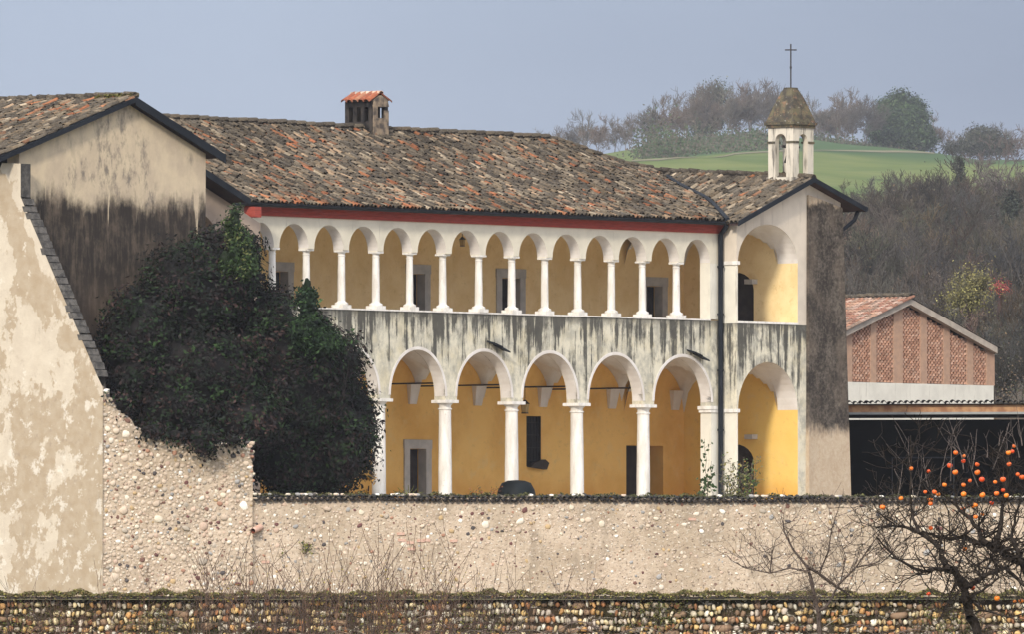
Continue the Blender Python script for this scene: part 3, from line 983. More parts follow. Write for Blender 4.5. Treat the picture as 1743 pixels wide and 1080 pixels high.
# upper arcade
mb = MB()
uops, xs = [], [-24.36] + UCOL + [-0.60]
for i in range(len(xs) - 1):
    uops.append((xs[i] + (0.135 if i else 0.2), xs[i + 1] - (0.135 if i < len(xs) - 2 else 0.0), 13.06, 0.77))
arcade(mb, -24.3, 0.0, 13.04, 14.40, 0.0, 0.44, uops, 18)
mb.obj('upper_wall', M['cream'], MO)
for a, b, zs, rise in uops:
    P = arch_pts(a, b, zs, rise, 18); mb = MB()
    for k in range(18):
        mb.quad((P[k][0], 0.004, P[k][1] - .003), (P[k][0], 0.436, P[k][1] - .003), (P[k + 1][0], 0.436, P[k + 1][1] - .003), (P[k + 1][0], 0.004, P[k + 1][1] - .003))
    mb.obj('arch_soffit', M['vault'], MO)
# end piers
for bx_ in ((-0.55, -0.001, 0.002, 0.458, FL, 8.24), (-0.60, -0.001, 0.002, 0.438, 11.15, 13.04), (-24.30, -24.0, 0.002, 0.458, FL, 8.24), (-24.30, -24.16, 0.002, 0.438, 11.15, 13.04)):
    mb = MB(); mb.box(*bx_); mb.obj('pier', M['pier'], MO)
mb = MB(); mb.box(-0.66, 0.0, -0.05, 0.50, 8.12, 8.235); mb.box(-0.62, 0.0, -0.03, 0.48, 8.02, 8.119); mb.obj('impost', M['white'], MO)
# columns
def capital_mesh(r, w, z0, h, nm):
    b = MB()
    b.lathe([(r * .95, z0 - h * 1.25), (r * 1.12, z0 - h * 1.2), (r * 1.12, z0 - h * 1.05), (r * .95, z0 - h), (r * .97, z0 - h * .7), (r * 1.25, z0 - h * .45), (r * 1.3, z0 - h * .40)], 0, 0, 18)
    b.box(-w / 2, w / 2, -w / 2, w / 2, z0 - h * .39, z0)
    return b.mesh(nm, M['white'], True)
def shaft_mesh(r, z0, z1, nm):
    b = MB()
    n = 9
    b.lathe([(r * (1.0 - 0.13 * (i / n) ** 1.6 + 0.012 * math.sin(i * 2.3)), z0 + (z1 - z0) * i / n) for i in range(n + 1)], 0, 0, 20)
    return b.mesh(nm, M['white'], True)
def base_mesh(r, w, z0, h, nm):
    b = MB()
    b.box(-w / 2, w / 2, -w / 2, w / 2, z0, z0 + h * .45)
    b.lathe([(w * .47, z0 + h * .451), (w * .49, z0 + h * .6), (w * .46, z0 + h * .75), (r * 1.18, z0 + h * .85), (r * 1.02, z0 + h)], 0, 0, 18)
    return b.mesh(nm, M['white'], True)
lsh, lca, lba = shaft_mesh(0.235, FL + .3, 8.24 - .30, 'column'), capital_mesh(0.215, 0.66, 8.238, 0.26, 'capital'), base_mesh(0.235, 0.62, FL + .012, 0.3, 'column_base')
ush, uca, uba = shaft_mesh(0.128, 11.15 + .24, 13.04 - .17, 'column'), capital_mesh(0.115, 0.36, 13.038, 0.16, 'capital'), base_mesh(0.128, 0.46, 11.152, 0.24, 'column_base')
for x in LCOL:
    c = link('column', lsh, MO, (x, 0.23, 0), (RNG.normal(0, .002), RNG.normal(0, .003), 0)); c.scale = (RNG.uniform(.95, 1.05), RNG.uniform(.95, 1.05), 1); link('capital', lca, c); link('column_base', lba, c)
for x in UCOL:
    c = link('column', ush, MO, (x, 0.22, 0), (RNG.normal(0, .002), RNG.normal(0, .002), 0)); c.scale = (RNG.uniform(.94, 1.06), RNG.uniform(.94, 1.06), 1); link('capital', uca, c); link('column_base', uba, c)

# back wall of both loggias, doors and windows measured on its plane
BW = 4.3
def rect(u0, u1, v0, zb, cu=None):
    a0, z0 = MF.on_y(u0, v0, BW); a1, _ = MF.on_y(u1, v0, BW)
    return [a0, a1, zb, z0]
up_f = 10.25
doors_u = [(467, 489, 462), (700, 722, 466), (853, 884, 473), (1099, 1126, 487)]
hol = []
for u0, u1, v0 in doors_u:
    h = rect(u0, u1, v0, up_f + .02)
    hol.append(h)
hol_u = list(hol)
h1 = rect(696, 724, 765, FL + .02); h2 = rect(1066, 1129, 759, FL + .02); wn_ = rect(896, 921, 709, 0)
wn_[2] = MF.on_y(900, 795, BW)[1]
hol += [h1, h2, wn_]
mb = MB(); holed(mb, -24.3, 7.0, FL - .2, 14.3, BW, BW + 0.72, hol)
mb.obj('loggia_back_wall', M['ochre'], MO)
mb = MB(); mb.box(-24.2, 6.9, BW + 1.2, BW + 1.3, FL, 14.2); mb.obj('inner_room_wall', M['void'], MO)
for i, h in enumerate(hol):
    fw = 0.27 if i < 5 else 0.0
    if i == 5 or i == 6:
        fw = 0.0
    d = MB(); d.box(h[0] + .02, h[1] - .02, BW + .33, BW + .38, h[2], h[3] - .01)
    if i == 5:
        d = MB(); d.box(h[0] + .02, h[1] - .02, BW + .64, BW + .69, h[2], h[3] - .01)
    if i == 6:
        d = MB(); d.box(h[0] + .01, h[1] - .01, BW + .14, BW + .18, h[2], h[3])
        w = d.obj('window', M['void'], MO)
        g = MB()
        for k in range(5):
            x = h[0] + (h[1] - h[0]) * (k + .5) / 5
            g.tube([(x, BW + .08, h[2] + .02), (x, BW + .08, h[3] - .02)], 0.014, 5)
        for k in range(4):
            z = h[2] + (h[3] - h[2]) * (k + .5) / 4
            g.tube([(h[0] + .01, BW + .08, z), (h[1] - .01, BW + .08, z)], 0.014, 5)
        g.box(h[0] + .002, h[0] + .02, BW + .01, BW + .13, h[2], h[3]); g.box(h[1] - .02, h[1] - .002, BW + .01, BW + .13, h[2], h[3])
        g.obj('grille', M['iron'], w)
        s = MB(); s.prism([(h[0] + .02, h[2] - .02), (h[1] + .10, h[2] - .10), (h[1] + .22, h[2] + .12), (h[1] + .02, h[2] + .24), (h[0] + .18, h[2] + .10)], BW - .18, BW - .003)
        s.obj('window_box', M['iron'], w)
        continue
    dr = d.obj('door', M['door'], MO)
    for k in range(1, 3):
        x = h[0] + (h[1] - h[0]) * k / 3
        q = MB(); q.box(x - .012, x + .012, BW + (.628 if i == 5 else .318), BW + (.639 if i == 5 else .329), h[2] + .05, h[3] - .05); q.obj('door_batten', M['soffit'], dr)
    if fw:
        f = MB()
        f.box(h[0] - fw, h[0] + .004, BW - .05, BW + .30, h[2] - .02, h[3] + .004)
        f.box(h[1] - .004, h[1] + fw, BW - .05, BW + .30, h[2] - .02, h[3] + .004)
        f.box(h[0] - fw - .02, h[1] + fw + .02, BW - .06, BW + .30, h[3] + .006, h[3] + fw + .04)
        f.obj('door_frame', M['stone_frame'], dr)
# floors and vaults
mb = MB(); mb.box(-24.2, 6.9, 0.47, BW - .01, 9.95, up_f); mb.obj('upper_floor', M['vault'], MO)
mb = MB(); mb.box(-24.2, -.06, 0.45, BW - .01, 14.02, 14.1); mb.obj('upper_ceiling', M['vault'], MO)
vx = [-24.2] + LCOL + [-0.06]
for i in range(len(vx) - 1):
    a, b = vx[i], vx[i + 1]
    n = 20
    xs_, ys_ = np.linspace(a, b, n + 1), np.linspace(0.45, BW - .004, n + 1)
    XX, YY = np.meshgrid(xs_, ys_)
    ta = np.clip((XX - (a + b) / 2) / ((b - a) / 2), -1, 1)
    tb = np.clip((YY - (0.45 + BW) / 2) / ((BW - .45) / 2), -1, 1)
    ZZ = 8.34 + 1.54 * np.maximum(np.sqrt(np.maximum(0, 1 - ta ** 2)), np.sqrt(np.maximum(0, 1 - tb ** 2)))
    idv = np.arange((n + 1) ** 2).reshape(n + 1, n + 1)
    fv = np.stack([idv[:-1, :-1], idv[1:, :-1], idv[1:, 1:], idv[:-1, 1:]], axis=-1).reshape(-1, 4)
    link('vault', mesh_np('vault', np.stack([XX, YY, ZZ], -1).reshape(-1, 3), fv, M['vault'], smooth=False), MO)
for x in [-20.80, -17.55, -14.35, -11.0, -7.65, -4.25, -0.62, 2.75]:
    b = MB()
    b.v = [(x - .25, BW - .20, 8.86), (x + .25, BW - .20, 8.86), (x + .25, BW - .003, 8.86), (x - .25, BW - .003, 8.86), (x - .17, BW - .08, 8.20), (x + .17, BW - .08, 8.20), (x + .17, BW - .003, 8.20), (x - .17, BW - .003, 8.20)]
    b.f = [(0, 1, 2, 3), (4, 7, 6, 5), (0, 4, 5, 1), (1, 5, 6, 2), (3, 7, 4, 0), (2, 6, 7, 3)]
    b.obj('corbel', M['vault'], MO)
# iron tie rods
for x in LCOL:
    b = MB(); b.tube([(x + .02, .5, 8.80), (x + .02, BW, 8.80)], .028, 6); b.obj('tie_rod', M['iron'], MO)
# broken slates sheltering two of the arches
for u, v in ((838, 588), (1178, 603)):
    x, z = MF.on_y(u, v, -.05)
    for dx, dz, w, tl in ((0, 0, .42, .28), (.34, -.13, .5, .34)):
        b = MB()
        b.v = [(x + dx - w / 2, -.34, z + dz + tl * w / 2 - .04), (x + dx + w / 2, -.34, z + dz - tl * w / 2 - .04), (x + dx + w / 2, .05, z + dz - tl * w / 2 + .05), (x + dx - w / 2, .05, z + dz + tl * w / 2 + .05)]
        b.v += [(p[0], p[1], p[2] + .05) for p in b.v]
        b.f = [(3, 2, 1, 0), (4, 5, 6, 7), (0, 1, 5, 4), (1, 2, 6, 5), (2, 3, 7, 6), (3, 0, 4, 7)]
        b.obj('drip_slate', M['gutter'], MO)
# frieze, gutter, downpipes
mb = MB(); mb.box(-24.3, -0.02, -0.06, -0.002, 14.05, 14.17); mb.box(-24.3, -0.02, -0.10, -0.002, 14.172, 14.28); mb.box(-24.3, -0.02, -0.16, -0.002, 14.282, 14.40)
mb.obj('frieze', M['frieze'], MO)
mb = MB(); mb.box(-24.3, 0.0, -0.36, 6, 14.402, 14.44); mb.obj('eave_board', M['soffit'], MO)
b = MB()
gz, gr = 14.43, 0.11
gp = [(-.42 + gr * math.cos(t), gz + gr * math.sin(t)) for t in np.linspace(math.pi, 2 * math.pi, 9)]
gp += [(-.42 + (gr - .02) * math.cos(t), gz + (gr - .02) * math.sin(t)) for t in np.linspace(2 * math.pi, math.pi, 9)]
n = len(gp)
b.v = [(-25.15, y, z) for y, z in gp] + [(-.35, y, z) for y, z in gp]
b.f = [(i, (i + 1) % n, n + (i + 1) % n, n + i) for i in range(n)] + [tuple(range(n - 1, -1, -1)), tuple(range(n, 2 * n))]
b.obj('gutter', M['gutter'], MO)
b = MB(); b.tube([(-.24, -.42, 14.34), (-.24, -.36, 14.22), (-.19, -.12, 14.0), (-.19, -.12, FL + .1)], .088, 10)
o = b.obj('downpipe', M['gutter'], MO, smooth=True)
for z in (12.9, 11.3, 9.4, 7.4):
    q = MB(); q.lathe([(.115, z), (.115, z + .07)], -.19, -.12, 10); q.obj('pipe_clip', M['gutter'], o)
b = MB(); b.tube([(-24.2, -.42, 14.34), (-24.2, -.2, 14.1), (-24.2, -.1, 13.9), (-24.2, -.1, 12.6)], .07, 8); b.obj('downpipe', M['gutter'], MO, smooth=True)

# ------------------------------------------------------------------ right wing of the building
WB = -0.66
AP = (3.64, 16.02)                      # ridge of the wing
def wing_top(x):
    return min(14.40 + (x + .36) * .3975, AP[1] - .05 - (x - AP[0]) * .33) - .10
mb = MB()
arcade(mb, 0.0, 5.6, 8.10, 11.02, WB, WB + .87, [(0.07, 3.28, 8.10, 1.64)], 22)
arcade(mb, 3.28, 5.6, FL, 8.10, WB, WB + .87, [])
mb.obj('wing_lower_wall', M['parapet'], MO)
mb = MB()
arcade(mb, 0.0, 5.6, 13.08, 0, WB, WB + .87, [(0.07, 3.28, 13.08, 1.31)], 22, top=wing_top)
arcade(mb, 3.28, 5.6, 11.02, 13.08, WB, WB + .87, [])
mb.obj('wing_gable_wall', worn_white('wing_gable_plaster', (0.62, 0.55, 0.46), (0.36, 0.31, 0.26), 0.55, 0.6), MO)
for zs, rise in ((8.10, 1.64), (13.08, 1.31)):
    P = arch_pts(0.07, 3.28, zs, rise, 22); mb = MB()
    for k in range(22):
        mb.quad((P[k][0], WB + .004, P[k][1] - .004), (P[k][0], WB + .866, P[k][1] - .004), (P[k + 1][0], WB + .866, P[k + 1][1] - .004), (P[k + 1][0], WB + .004, P[k + 1][1] - .004))
    mb.obj('arch_soffit', M['vault'], MO)
# slender corner pier and its imposts
for z0_, z1_ in ((FL, 8.10), (11.02, 13.08)):
    mb = MB(); mb.box(0.005, 0.066, WB + .003, WB + .66, z0_, z1_); mb.obj('pier', M['pier'], MO)
    mb = MB(); mb.box(-0.05, 0.12, WB - .05, WB + .70, z1_ - .08, z1_ + .04); mb.obj('impost', M['white'], MO)
mb = MB(); mb.box(0.07, 3.28, WB - .03, WB + .80, 11.022, 11.09); mb.obj('parapet_sill', M['white'], MO)
mb = MB(); mb.box(0.07, 3.28, WB + .10, WB + .80, 10.0, 11.02); mb.obj('parapet_wall', M['parapet'], MO)
# ochre side walls seen through the wing arches; an arched doorway further in on each floor
def side_wall(z0, z1, name, mt):
    b = MB()
    y0, y1 = WB + .005, BW
    da, db, zs, rr = 1.25, 2.9, z0 + 2.0, .62
    P = [(da, z0)] + arch_pts(da, db, zs, rr, 12) + [(db, z0)]
    X = 3.276
    b.quad((X, y0, z0), (X, y0, z1), (X, da, z1), (X, da, z0))
    b.quad((X, db, z0), (X, db, z1), (X, y1, z1), (X, y1, z0))
    for (pa, za), (pb, zb) in zip(P[:-1], P[1:]):
        if pb - pa > 1e-6:
            b.quad((X, pa, za), (X, pa, z1), (X, pb, z1), (X, pb, zb))
        b.quad((X, pa, za), (X, pb, zb), (X + .4, pb, zb), (X + .4, pa, za))
    b.obj(name, mt, MO)
    d = MB(); d.poly(*[(X + .36, p, z) for p, z in P]); d.obj('door', M['door'], MO)
side_wall(FL, 9.75, 'wing_side_wall', M['ochre_bright'])
side_wall(up_f, 14.40, 'wing_side_wall', M['ochre_pale'])
for zs, rise in ((8.10, 1.64), (13.08, 1.31)):
    n = 22
    a_, b_, y0_, y1_ = 0.07, 3.272, WB + .868, BW - .004
    XX, YY = np.meshgrid(np.linspace(a_, b_, n + 1), np.linspace(y0_, y1_, n + 1))
    ta = np.clip((XX - (a_ + b_) / 2) / ((b_ - a_) / 2), -1, 1); tb = np.clip((YY - (y0_ + y1_) / 2) / ((y1_ - y0_) / 2), -1, 1)
    ZZ = zs + rise * np.maximum(np.sqrt(np.maximum(0, 1 - ta ** 2)), np.sqrt(np.maximum(0, 1 - tb ** 2)))
    idv = np.arange((n + 1) ** 2).reshape(n + 1, n + 1)
    fv = np.stack([idv[:-1, :-1], idv[1:, :-1], idv[1:, 1:], idv[:-1, 1:]], axis=-1).reshape(-1, 4)
    link('vault', mesh_np('vault', np.stack([XX, YY, ZZ], -1).reshape(-1, 3), fv, M['vault']), MO)
for z in (12.45, 7.18):
    b = MB(); b.box(3.0, 3.275, WB + 1.75, WB + 2.1, z, z + .16); b.obj('stone_bracket', M['stone_frame'], MO)
# dark roughcast buttress at the outer corner
b = MB()
b.v = [(3.70, WB - .16, FL - .2), (5.84, WB - .30, FL - .2), (5.84, WB + 1.2, FL - .2), (3.70, WB - .002, FL - .2), (3.76, WB - .09, 15.45), (5.60, WB - .09, 15.05), (5.60, WB + 1.2, 15.05), (3.76, WB - .002, 15.45)]
b.f = [(0, 1, 5, 4), (1, 2, 6, 5), (2, 3, 7, 6), (3, 0, 4, 7), (4, 5, 6, 7), (3, 2, 1, 0)]
b.obj('buttress', M['roughcast'], MO)
mb = MB(); mb.box(5.0, 5.58, WB + .88, 8, FL, 14.5); mb.obj('wing_end_wall', M['pier'], MO)

# ------------------------------------------------------------------ roofs of the building
def ridge_z(a):
    if a < -1.7:
        return 17.40 - 0.0045 * (a + 22)
    t = min(1.0, (a + 1.7) / 5.6)
    s = t * t * (3 - 2 * t)
    s = 0.55 * s + 0.45 * (1 - (1 - t) ** 2)
    return 17.31 - 0.86 * s
EA_Y, EA_Z, RB = -0.44, 14.46, 6.0
def sag(a, b):
    return 0.05 * math.sin(a * .55 + 1) * math.sin((b + .6) * .5) + 0.025 * math.sin(a * 1.7) * math.sin((b + .6) * .48)
def main_z(a, b):
    return EA_Z + (ridge_z(a) - EA_Z) * (b - EA_Y) / (RB - EA_Y) + sag(a, b) - 0.10 * math.sin(math.pi * (b - EA_Y) / (RB - EA_Y))
WAP = lambda b: AP[1] + 0.055 * (b - WB)        # wing ridge rises a little inward
def wing_l(a, b):
    t = (a + .40) / (AP[0] + .40)
    return 14.44 + (WAP(b) - 14.44) * t + .03 * math.sin(b * 2)
def left_verge_a(b):
    return -25.1
roof = None
mb = MB()
na, nb = 64, 12
A = np.linspace(-31.0, 4.0, na + 1)
Bs = np.linspace(EA_Y, RB, nb + 1)
G = [[(a, b, main_z(a, b) - .05) for b in Bs] for a in A]
for i in range(na):
    for j in range(nb):
        if A[i] < -25.2 and Bs[j] < 0.2:
            continue
        mb.quad(G[i][j], G[i + 1][j], G[i + 1][j + 1], G[i][j + 1])
for i in range(na):                                   # rear slope, unseen from the courtyard
    mb.quad(G[i][nb], G[i + 1][nb], (A[i + 1], 13.0, 14.4), (A[i], 13.0, 14.4))
roof = mb.obj('main_roof', M['tile_bed'], MO)
pos, up_d, redw = [], [], []
a = -31.0
while a < 4.0:
    t = 0.0
    L = math.hypot(RB - EA_Y, ridge_z(a) - EA_Z)
    off = RNG.uniform(0, .1)
    while t < L - .15:
        f = (t + off) / L
        b = EA_Y - .06 + f * (RB - EA_Y)
        z = main_z(a, b)
        ok = not (a > -.4 and b > WB - .4 and wing_l(a, b) > z + .03)
        if a < -25.1 and b < 0.3 + (-25.1 - a) * .0:
            ok = False
        if ok:
            x = a + RNG.normal(0, .012)
            z2 = main_z(a, b + .2)
            pos.append((x, b, z + RNG.uniform(-.01, .035)))
            d = np.array([RNG.normal(0, .02), .2, z2 - z - .012]); up_d.append(d / np.linalg.norm(d))
            r = 0.05
            if f < .05 and -24 < a < -16: r = .42
            elif f < .35 and a < -14: r = .09
            redw.append(r)
        t += .295 + RNG.normal(0, .014)
    a += .178
pos, up_d, redw = np.array(pos), np.array(up_d), np.array(redw)
X, Yv, Zn = axes(up_d, np.array([1.0, 0, 0]), .045)
place_tiles('roof_tiles', roof, pos, X, Yv, Zn, 240, MF, red=redw)
# ridge tiles
def ridge_row(parent, p0, p1, zf, n, mat_pal=(0, 2, 12, 13, 1)):
    fb_ = MB(); fb_.tube([(p0[0] + (p1[0] - p0[0]) * i / 20, p0[1] + (p1[1] - p0[1]) * i / 20, zf(p0[0] + (p1[0] - p0[0]) * i / 20, p0[1] + (p1[1] - p0[1]) * i / 20) + .02) for i in range(21)], .10, 8); fb_.obj('ridge_mortar', M['tile_bed'], parent)
    for i in range(n):
        t = i / n
        x, y = p0[0] + (p1[0] - p0[0]) * t, p0[1] + (p1[1] - p0[1]) * t
        x2, y2 = p0[0] + (p1[0] - p0[0]) * (t + 1 / n), p0[1] + (p1[1] - p0[1]) * (t + 1 / n)
        d = Vector((x2 - x, y2 - y, zf(x2, y2) - zf(x, y) + .05)).normalized()
        side = d.cross(Vector((0, 0, 1))).normalized()
        nrm = side.cross(d)
        o = link('ridge_tile', RIDGE_MESHES[RNG.integers(len(RIDGE_MESHES))], parent)
        L = math.dist((x, y), (x2, y2)) / .42
        o.matrix_local = Matrix(((side.x * 1.5, d.x * L, nrm.x * 1.35, x), (side.y * 1.5, d.y * L, nrm.y * 1.35, y), (side.z * 1.5, d.z * L, nrm.z * 1.35, zf(x, y) + .015 + RNG.uniform(-.02, .02)), (0, 0, 0, 1)))
RIDGE_MESHES = [mesh_np('ridge_tile', TV, TF, M['tile'], col=np.tile(TILE_PAL[i] * RNG.uniform(.7, 1.0), (len(TV), 1)), smooth=True) for i in (0, 2, 12, 13, 1, 5)]
ridge_row(roof, (-30, RB), (-1.9, RB), lambda x, y: ridge_z(x) + sag(x, RB) + .03, 58)
ridge_row(roof, (-1.9, RB), (3.6, RB), lambda x, y: ridge_z(x) + sag(x, RB) + .0, 14)

# wing roof: left slope tiled, right slope seen only from beneath
mb = MB()
Bw = np.linspace(-1.06, 6.2, 10)
ev, er = (-.40, 14.44), (6.41, 15.09)
for i in range(9):
    b0_, b1_ = Bw[i], Bw[i + 1]
    mb.quad((ev[0], b0_, ev[1] - .05), (AP[0], b0_, WAP(b0_) - .05), (AP[0], b1_, WAP(b1_) - .05), (ev[0], b1_, ev[1] - .05))
    mb.quad((AP[0], b0_, WAP(b0_) - .05), (er[0], b0_, er[1]), (er[0], b1_, er[1]), (AP[0], b1_, WAP(b1_) - .05))
wroof = mb.obj('wing_roof', M['tile_bed'], MO)
pos, up_d = [], []
b = -.98
while b < 6.0:
    t, L = 0.0, math.hypot(AP[0] + .40, WAP(b) - 14.44)
    while t < L - .1:
        f = t / L
        a = -.44 + f * (AP[0] + .40)
        z = wing_l(a, b)
        if b < -.7 or main_z(a, b) < z + .03:
            pos.append((a, b + RNG.normal(0, .012), z + RNG.uniform(-.01, .035)))
            d = np.array([AP[0] + .4, RNG.normal(0, .1), WAP(b) - 14.44 - .1]); up_d.append(d / np.linalg.norm(d))
        t += .295 + RNG.normal(0, .014)
    b += .176
pos, up_d = np.array(pos), np.array(up_d)
X, Yv, Zn = axes(up_d, np.array([0.0, -1, 0]), .05)
place_tiles('roof_tiles', wroof, pos, X, Yv, Zn, 50, MF)
ridge_row(wroof, (AP[0], -1.06), (AP[0], 6.0), lambda x, y: WAP(y), 17)
# valley gutter between the two slopes
vp = []
for b in np.linspace(-.6, 4.9, 14):
    lo, hi = -.4, AP[0]
    for _ in range(30):
        m_ = (lo + hi) / 2
        if wing_l(m_, b) < main_z(m_, b): lo = m_
        else: hi = m_
    vp.append((lo, b, main_z(lo, b) + .10))
b = MB(); b.tube(vp, .085, 6); b.obj('valley_gutter', M['gutter'], wroof)
# verge boards and rafters of the wing
def beam(mb, p, q, yy0, yy1, th):
    """slanted board in the x-z plane from p to q, thickness th downwards"""
    mb.v += [(p[0], yy0, p[1]), (q[0], yy0, q[1]), (q[0], yy0, q[1] - th), (p[0], yy0, p[1] - th), (p[0], yy1, p[1]), (q[0], yy1, q[1]), (q[0], yy1, q[1] - th), (p[0], yy1, p[1] - th)]
    n = len(mb.v) - 8
    mb.f += [tuple(n + i for i in f) for f in ((3, 2, 1, 0), (4, 5, 6, 7), (0, 1, 5, 4), (2, 3, 7, 6), (1, 2, 6, 5), (3, 0, 4, 7))]
mb = MB(); beam(mb, (-.42, 14.45), (AP[0], AP[1] + .01), -1.10, -1.062, .17); beam(mb, (AP[0], AP[1] + .01), (6.44, 15.11), -1.10, -1.062, .17)
mb.obj('verge_board', M['gutter'], wroof)
mb = MB(); beam(mb, (-.42, 14.36), (AP[0], AP[1] - .08), -1.06, WB - .003, .06); beam(mb, (AP[0], AP[1] - .08), (6.40, 15.02), -1.06, 6.0, .06); mb.obj('soffit_board', M['soffit'], wroof)
mb = MB(); mb.tube([(6.46, -1.1, 15.03), (6.46, 6.0, 15.03)], .09, 8); mb.tube([(6.42, -.75, 14.95), (6.30, -.7, 14.65), (5.75, -.62, 14.30), (5.66, -.62, 14.0)], .07, 8)
mb.obj('gutter', M['gutter'], wroof)

# ------------------------------------------------------------------ bell turret on the wing
TX0, TX1, TY0, TY1 = 3.28, 4.38, -.46, .62
BT = bpy.data.objects.new('bell_turret', None); COL.objects.link(BT); BT.parent = MO
def face_arc(mb, xa, xb, y0, y1, m):
    arcade(mb, xa, xb, 16.05, 17.72, y0, y1, [((xa + xb) / 2 - .235, (xa + xb) / 2 + .235, 17.28, .24)], 10)
b = MB(); face_arc(b, TX0, TX1, TY0, TY0 + .2, 0); face_arc(b, TX0, TX1, TY1 - .2, TY1, 0)
s = MB(); face_arc(s, TY0 + .2, TY1 - .2, TX0, TX0 + .2, 0); face_arc(s, TY0 + .2, TY1 - .2, TX1 - .2, TX1, 0)
n = len(b.v)
b.v += [(y, x, z) for x, y, z in s.v]
b.f += [tuple(n + i for i in reversed(f)) for f in s.f]
b.box(TX0 - .04, TX1 + .04, TY0 - .04, TY1 + .04, 15.6, 16.05)
b.obj('turret_body', M['tower'], BT)
b = MB(); b.lathe([(.24, 16.55), (.20, 16.68), (.15, 16.85), (.13, 17.0), (.05, 17.06)], (TX0 + TX1) / 2, (TY0 + TY1) / 2, 14); b.tube([(TX0 + .1, (TY0 + TY1) / 2, 17.1), (TX1 - .1, (TY0 + TY1) / 2, 17.1)], .05, 6); b.obj('bell', M['iron'], BT)
b = MB()
for z, e in ((17.20, .03),):
    for x0, x1, y0, y1 in ((TX0 - e, TX0 + .30, TY0 - e, TY0 + .30), (TX1 - .30, TX1 + e, TY0 - e, TY0 + .30), (TX0 - e, TX0 + .30, TY1 - .30, TY1 + e), (TX1 - .30, TX1 + e, TY1 - .30, TY1 + e)):
        b.box(x0, x1, y0, y1, z, z + .07)
b.obj('string_course', M['moss_cap'], BT)
b = MB(); b.box(TX0 - .05, TX1 + .05, TY0 - .05, TY1 + .05, 17.722, 17.82); b.box(TX0 - .10, TX1 + .10, TY0 - .10, TY1 + .10, 17.822, 17.92); b.obj('cornice', M['moss_cap'], BT)
b = MB(); cx, cyy = (TX0 + TX1) / 2, (TY0 + TY1) / 2
prof = [(.60, 17.922), (.57, 18.02), (.46, 18.34), (.33, 18.72), (.19, 19.02), (.17, 19.05), (.17, 19.10)]
for r, z in prof:
    b.v += [(cx + r * sx, cyy + r * sy, z) for sx, sy in ((-1, -1), (1, -1), (1, 1), (-1, 1))]
for i in range(len(prof) - 1):
    for k in range(4):
        b.f.append((i * 4 + k, i * 4 + (k + 1) % 4, i * 4 + 4 + (k + 1) % 4, i * 4 + 4 + k))
b.f.append(tuple(len(b.v) - 4 + k for k in range(4)))
b.obj('turret_cap', M['moss_cap'], BT)
b = MB(); b.tube([(cx, cyy, 19.1), (cx, cyy, 20.58)], .026, 6); b.tube([(cx, cyy, 19.75), (cx, cyy, 19.82)], .04, 6)
ca, sa = math.cos(-MF.th), math.sin(-MF.th)
b.tube([(cx - .2 * ca, cyy - .2 * sa, 20.38), (cx + .2 * ca, cyy + .2 * sa, 20.38)], .022, 6); b.obj('cross', M['iron'], BT)

# ------------------------------------------------------------------ chimney on the main ridge
CX0, CX1, CY0, CY1 = -12.62, -11.50, 5.25, 6.45
CX0, CX1 = -11.54 - .0, -10.74
CY0, CY1 = 5.55, 6.75
CH = bpy.data.objects.new('chimney', None); COL.objects.link(CH); CH.parent = MO
zb, zt = 17.0, 18.52
b = MB()
ys = np.linspace(CY0, CY1, 4 * 2)
b.box(CX0, CX1, CY0, CY1, zb, 17.62)
b.box(CX0, CX1, CY0, CY1, 18.10, 18.30)
for x0, x1 in ((CX0, CX0 + .14), (CX1 - .14, CX1)):
    for k in range(4):
        y0 = CY0 + (CY1 - CY0 - .17) * k / 3
        b.box(x0, x1, y0, y0 + .17, 17.62, 18.10)
b.box(CX0 + .14, CX0 + .26, CY1 - .14, CY1, 17.62, 18.10); b.box(CX1 - .26, CX1 - .14, CY1 - .14, CY1, 17.62, 18.10)
b.obj('chimney_stack', M['chimney'], CH)
b = MB(); xm = (CX0 + CX1) / 2
b.box(CX0 + .02, CX1 - .02, CY0 - .05, CY0 - .002, zb, 17.74)
b.box(CX0 + .02, xm - .18, CY0 - .05, CY0 - .002, 17.742, 18.12); b.box(xm + .18, CX1 - .02, CY0 - .05, CY0 - .002, 17.742, 18.0)
b.prism([(CX0 + .0, 18.12), (CX1 - .0, 18.12), (CX1 - .08, 18.36), (xm, 18.50), (CX0 + .08, 18.36)], CY0 - .05, CY0 - .002)
b.prism([(CX0 + .0, 18.302), (CX1 - .0, 18.302), (xm, 18.50)], CY0 + .0, CY1)
b.obj('chimney_front', M['chimney_pale'], CH)
b = MB()
for sx in (-1, 1):
    x = CX0 if sx < 0 else CX1
    for yy in (CY0 + .05, CY1 - .15):
        b.v += [(x, yy, 17.18), (x, yy + .1, 17.18), (x + sx * .14, yy + .1, 17.38), (x + sx * .14, yy, 17.38)]
        n = len(b.v) - 4
        b.f += [(n, n + 1, n + 2, n + 3)]
        b.v += [(x, yy, 17.26), (x, yy + .1, 17.26), (x + sx * .14, yy + .1, 17.40), (x + sx * .14, yy, 17.40)]
        b.f += [(n + 4, n + 7, n + 6, n + 5), (n, n + 3, n + 7, n + 4), (n + 1, n + 5, n + 6, n + 2), (n + 3, n + 2, n + 6, n + 7)]
b.obj('stone_cleat', M['chimney'], CH)
CHT = [mesh_np('roof_tile', TV, TF, M['tile'], col=np.tile(c, (len(TV), 1)), smooth=True) for c in ((.30, .10, .055), (.25, .085, .05), (.32, .15, .09))]
